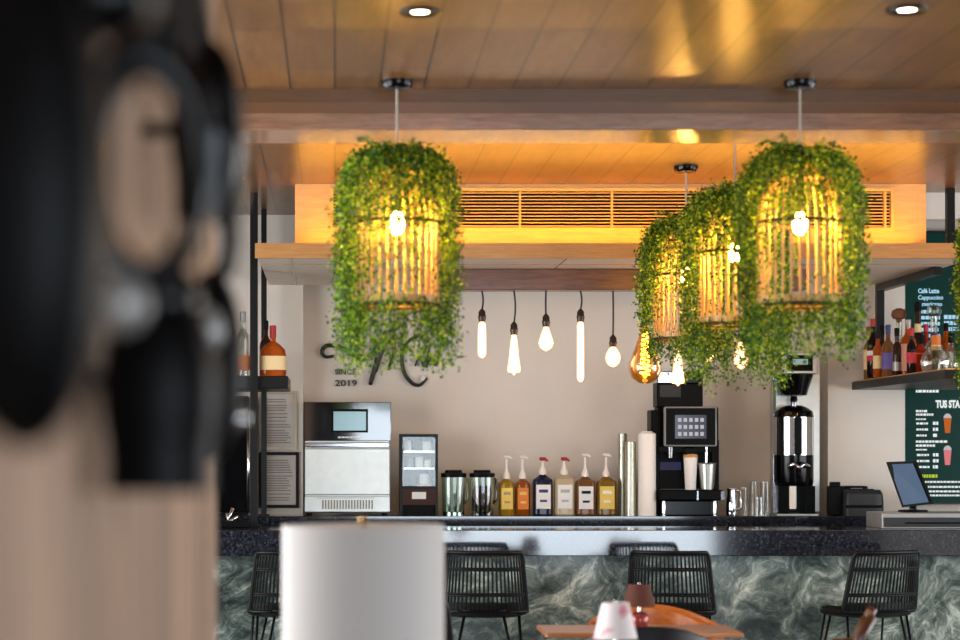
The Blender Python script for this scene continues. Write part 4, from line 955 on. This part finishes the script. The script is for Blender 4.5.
# white drum lamp in front
D = 5.95; x = X(363, D)
t = thing('floor_lamp', (x, D, 0), 'large out of focus white drum lampshade with brass finial in front of the bar', 'floor lamp')
r0, r1 = X(445, D)-x, X(444, D)-x
zt = Z(521, D+0)-0.012; zb = 0.98
MB().lathe([(r0-0.002, zb), (r1, zt), (r1-0.004, zt), (r0-0.006, zb)], x, D, 56, cap=False).build('lamp_shade', M['shade'], t, smooth=50)
MB().lathe([(r1-0.003, zt-0.006), (r1-0.003, zt-0.003)], x, D, 40).build('shade_top', M['shade'], t)
MB().lathe([(0.014, zt-0.006), (0.006, zt+0.004), (0.012, zt+0.012), (0.009, zt+0.022), (0.002, zt+0.026)], x, D, 14).build('finial', M['brass'], t, smooth=40)
MB().lathe([(0.012, 0.02), (0.012, zt-0.004)], x, D, 12).build('pole', M['brass'], t, smooth=40)
MB().lathe([(0.16, 0), (0.16, 0.014), (0.02, 0.03)], x, D, 32).build('base', M['brass'], t, smooth=35)
# dark wooden armchair lower right
D = 8.5
t = thing('wooden_armchair', (X(835, D), D+0.2, 0), 'dark wooden armchair at the bottom edge near the right stool', 'chair')
xs = X(864, D)
for yy, ox in ((D, 0), (D+0.46, 0.12)):
    xo = xs+ox
    MB().tube([(xo-0.09, yy, 0), (xo-0.09, yy, 0.42), (xo-0.055, yy, 0.68), (xo-0.02, yy, 0.80), (xo+0.035, yy, 0.895)], [0.02, 0.024, 0.026, 0.026, 0.022], 8).build('rear_post', M['darkwood'], t, smooth=True)
    MB().tube([(xo-0.46, yy-ox*0.8, 0), (xo-0.45, yy-ox*0.8, 0.42), (xo-0.44, yy-ox*0.8, 0.66)], [0.017, 0.022, 0.02], 8).build('front_leg', M['darkwood'], t, smooth=True)
    MB().tube([(xo-0.46, yy-ox*0.8, 0.665), (xo-0.3, yy-ox*0.5, 0.69), (xo-0.12, yy, 0.735), (xo-0.05, yy, 0.745)], [0.02, 0.026, 0.03, 0.024], 8).build('armrest', M['darkwood'], t, smooth=True)
MB().tube([(xs+0.02, D-0.01, 0.872), (xs+0.085, D+0.23, 0.872), (xs+0.14, D+0.47, 0.872)], 0.02, 8).build('top_rail', M['darkwood'], t, smooth=True)
MB().box(xs-0.44, xs+0.02, D-0.01, D+0.45, 0.41, 0.46, 0.015).build('seat', M['leather'], t)

# ------------------------------------------------------------------ black ornaments on the partition, close to the lens
WX = -0.27
def ornament(name, label, parts, D, peg_z):
    t = thing(name, (WX, D, peg_z), label, 'wall ornament', 'black ornaments on the planked partition')
    MB().tube([(WX-0.012, D, peg_z), (WX+0.05, D, peg_z)], 0.010, 8).build('wall_peg', M['black'], t, smooth=True)
    for nm, mb_, mt in parts: mb_.build(nm, M[mt], t, smooth=45)
    return t
def pod(px, py, wpx, hpx, D, depth=0.08, flat=0.0, p=2.3):
    s = D/F; cx, cz = X(px, D), Z(py, D); hz = hpx*s/2; m = 14; prof = []
    for i in range(m+1):
        a = -PI/2+PI*i/m; q = math.sin(a); q = max(q, -1+flat); rr = math.cos(a) if math.sin(a) >= -1+flat else max(0.85, math.cos(a))*0.9
        if flat and math.sin(a) < -0.2: rr = max(rr, 0.88)
        prof.append((max(0.002, wpx*s/2*rr), max(0.002, depth*rr), cz+hz*q))
    return MB().loft(prof, cx, D, 24, p)
def hoop(px, py, wpx, hpx, r, D, turn=0.3):
    s = D/F; cx, cz = X(px, D), Z(py, D); pts = []
    for k in range(36):
        a = 2*PI*k/36; pts.append((cx+wpx*s/2*math.cos(a), D+math.cos(a)*turn*wpx*s/2, cz+hpx*s/2*math.sin(a)))
    return MB().tube(pts, [r*(1.0-0.35*math.cos(2*PI*k/36)) for k in range(36)], 10, True)
ornament('hanging_pod', 'huge blurred black rounded pod nearest the camera at the left edge',
         [('pod_body', pod(26, 195, 178, 510, 1.62, 0.08, 0.0, 3.0), 'rubber'), ('collar', pod(95, -10, 130, 110, 1.7, 0.05), 'gloss')], 1.62, Z(60, 1.62))
ornament('hanging_hoop', 'blurred black glossy hoop showing the planks through its hole',
         [('hoop', hoop(143, 170, 112, 222, 0.020, 2.15), 'gloss'), ('strap', MB().tube([(X(150, 2.15), 2.15, Z(55, 2.15)), (X(160, 2.15), 2.16, Z(-30, 2.15))], 0.040, 10), 'gloss'),
          ('pale_glint', pod(122, 305, 55, 58, 2.12, 0.03), 'silver_plastic')], 2.15, Z(75, 2.15))  # pale grey blob modelled in place of a highlight under the hoop
ornament('hanging_pod', 'blurred glossy black flat bottomed pod right of the hoop',
         [('pod_body', pod(208, 132, 76, 186, 3.0, 0.06, 0.06), 'gloss'), ('strap', MB().tube([(X(192, 3.0), 3.0, Z(60, 3.0)), (X(180, 3.0), 3.0, Z(-30, 3.0))], 0.034, 10), 'gloss'),
          ('lower_loop', MB().tube([(X(226, 3.0), 3.0, Z(215, 3.0)), (X(231, 3.0), 3.0, Z(240, 3.0)), (X(226, 3.0), 3.0, Z(268, 3.0)), (X(210, 3.0), 3.0, Z(282, 3.0))], 0.013, 8), 'gloss')], 3.0, Z(130, 3.0))
ornament('hanging_pod', 'blurred black lower pod hanging below the hoop',
         [('pod_body', pod(160, 392, 118, 222, 2.4, 0.07, 0.10), 'rubber'), ('cap', pod(165, 300, 76, 70, 2.4, 0.05), 'gloss')], 2.4, Z(380, 2.4))
ornament('hanging_pod', 'blurred small black pod with a modelled bright stud beside the steel posts',
         [('pod_body', pod(212, 365, 66, 190, 3.3, 0.06), 'rubber'), ('glint', pod(211, 330, 26, 48, 3.2, 0.02), 'silver_plastic'), ('white_glint', pod(237, 418, 22, 24, 3.35, 0.02), 'chrome'),  # silver and chrome blobs modelled in place of highlights on the black
          ('rim', MB().tube([(X(236, 3.5), 3.5, Z(150, 3.5)), (X(241, 3.5), 3.5, Z(180, 3.5)), (X(234, 3.5), 3.5, Z(215, 3.5))], 0.016, 8), 'gloss')], 3.3, Z(350, 3.3))
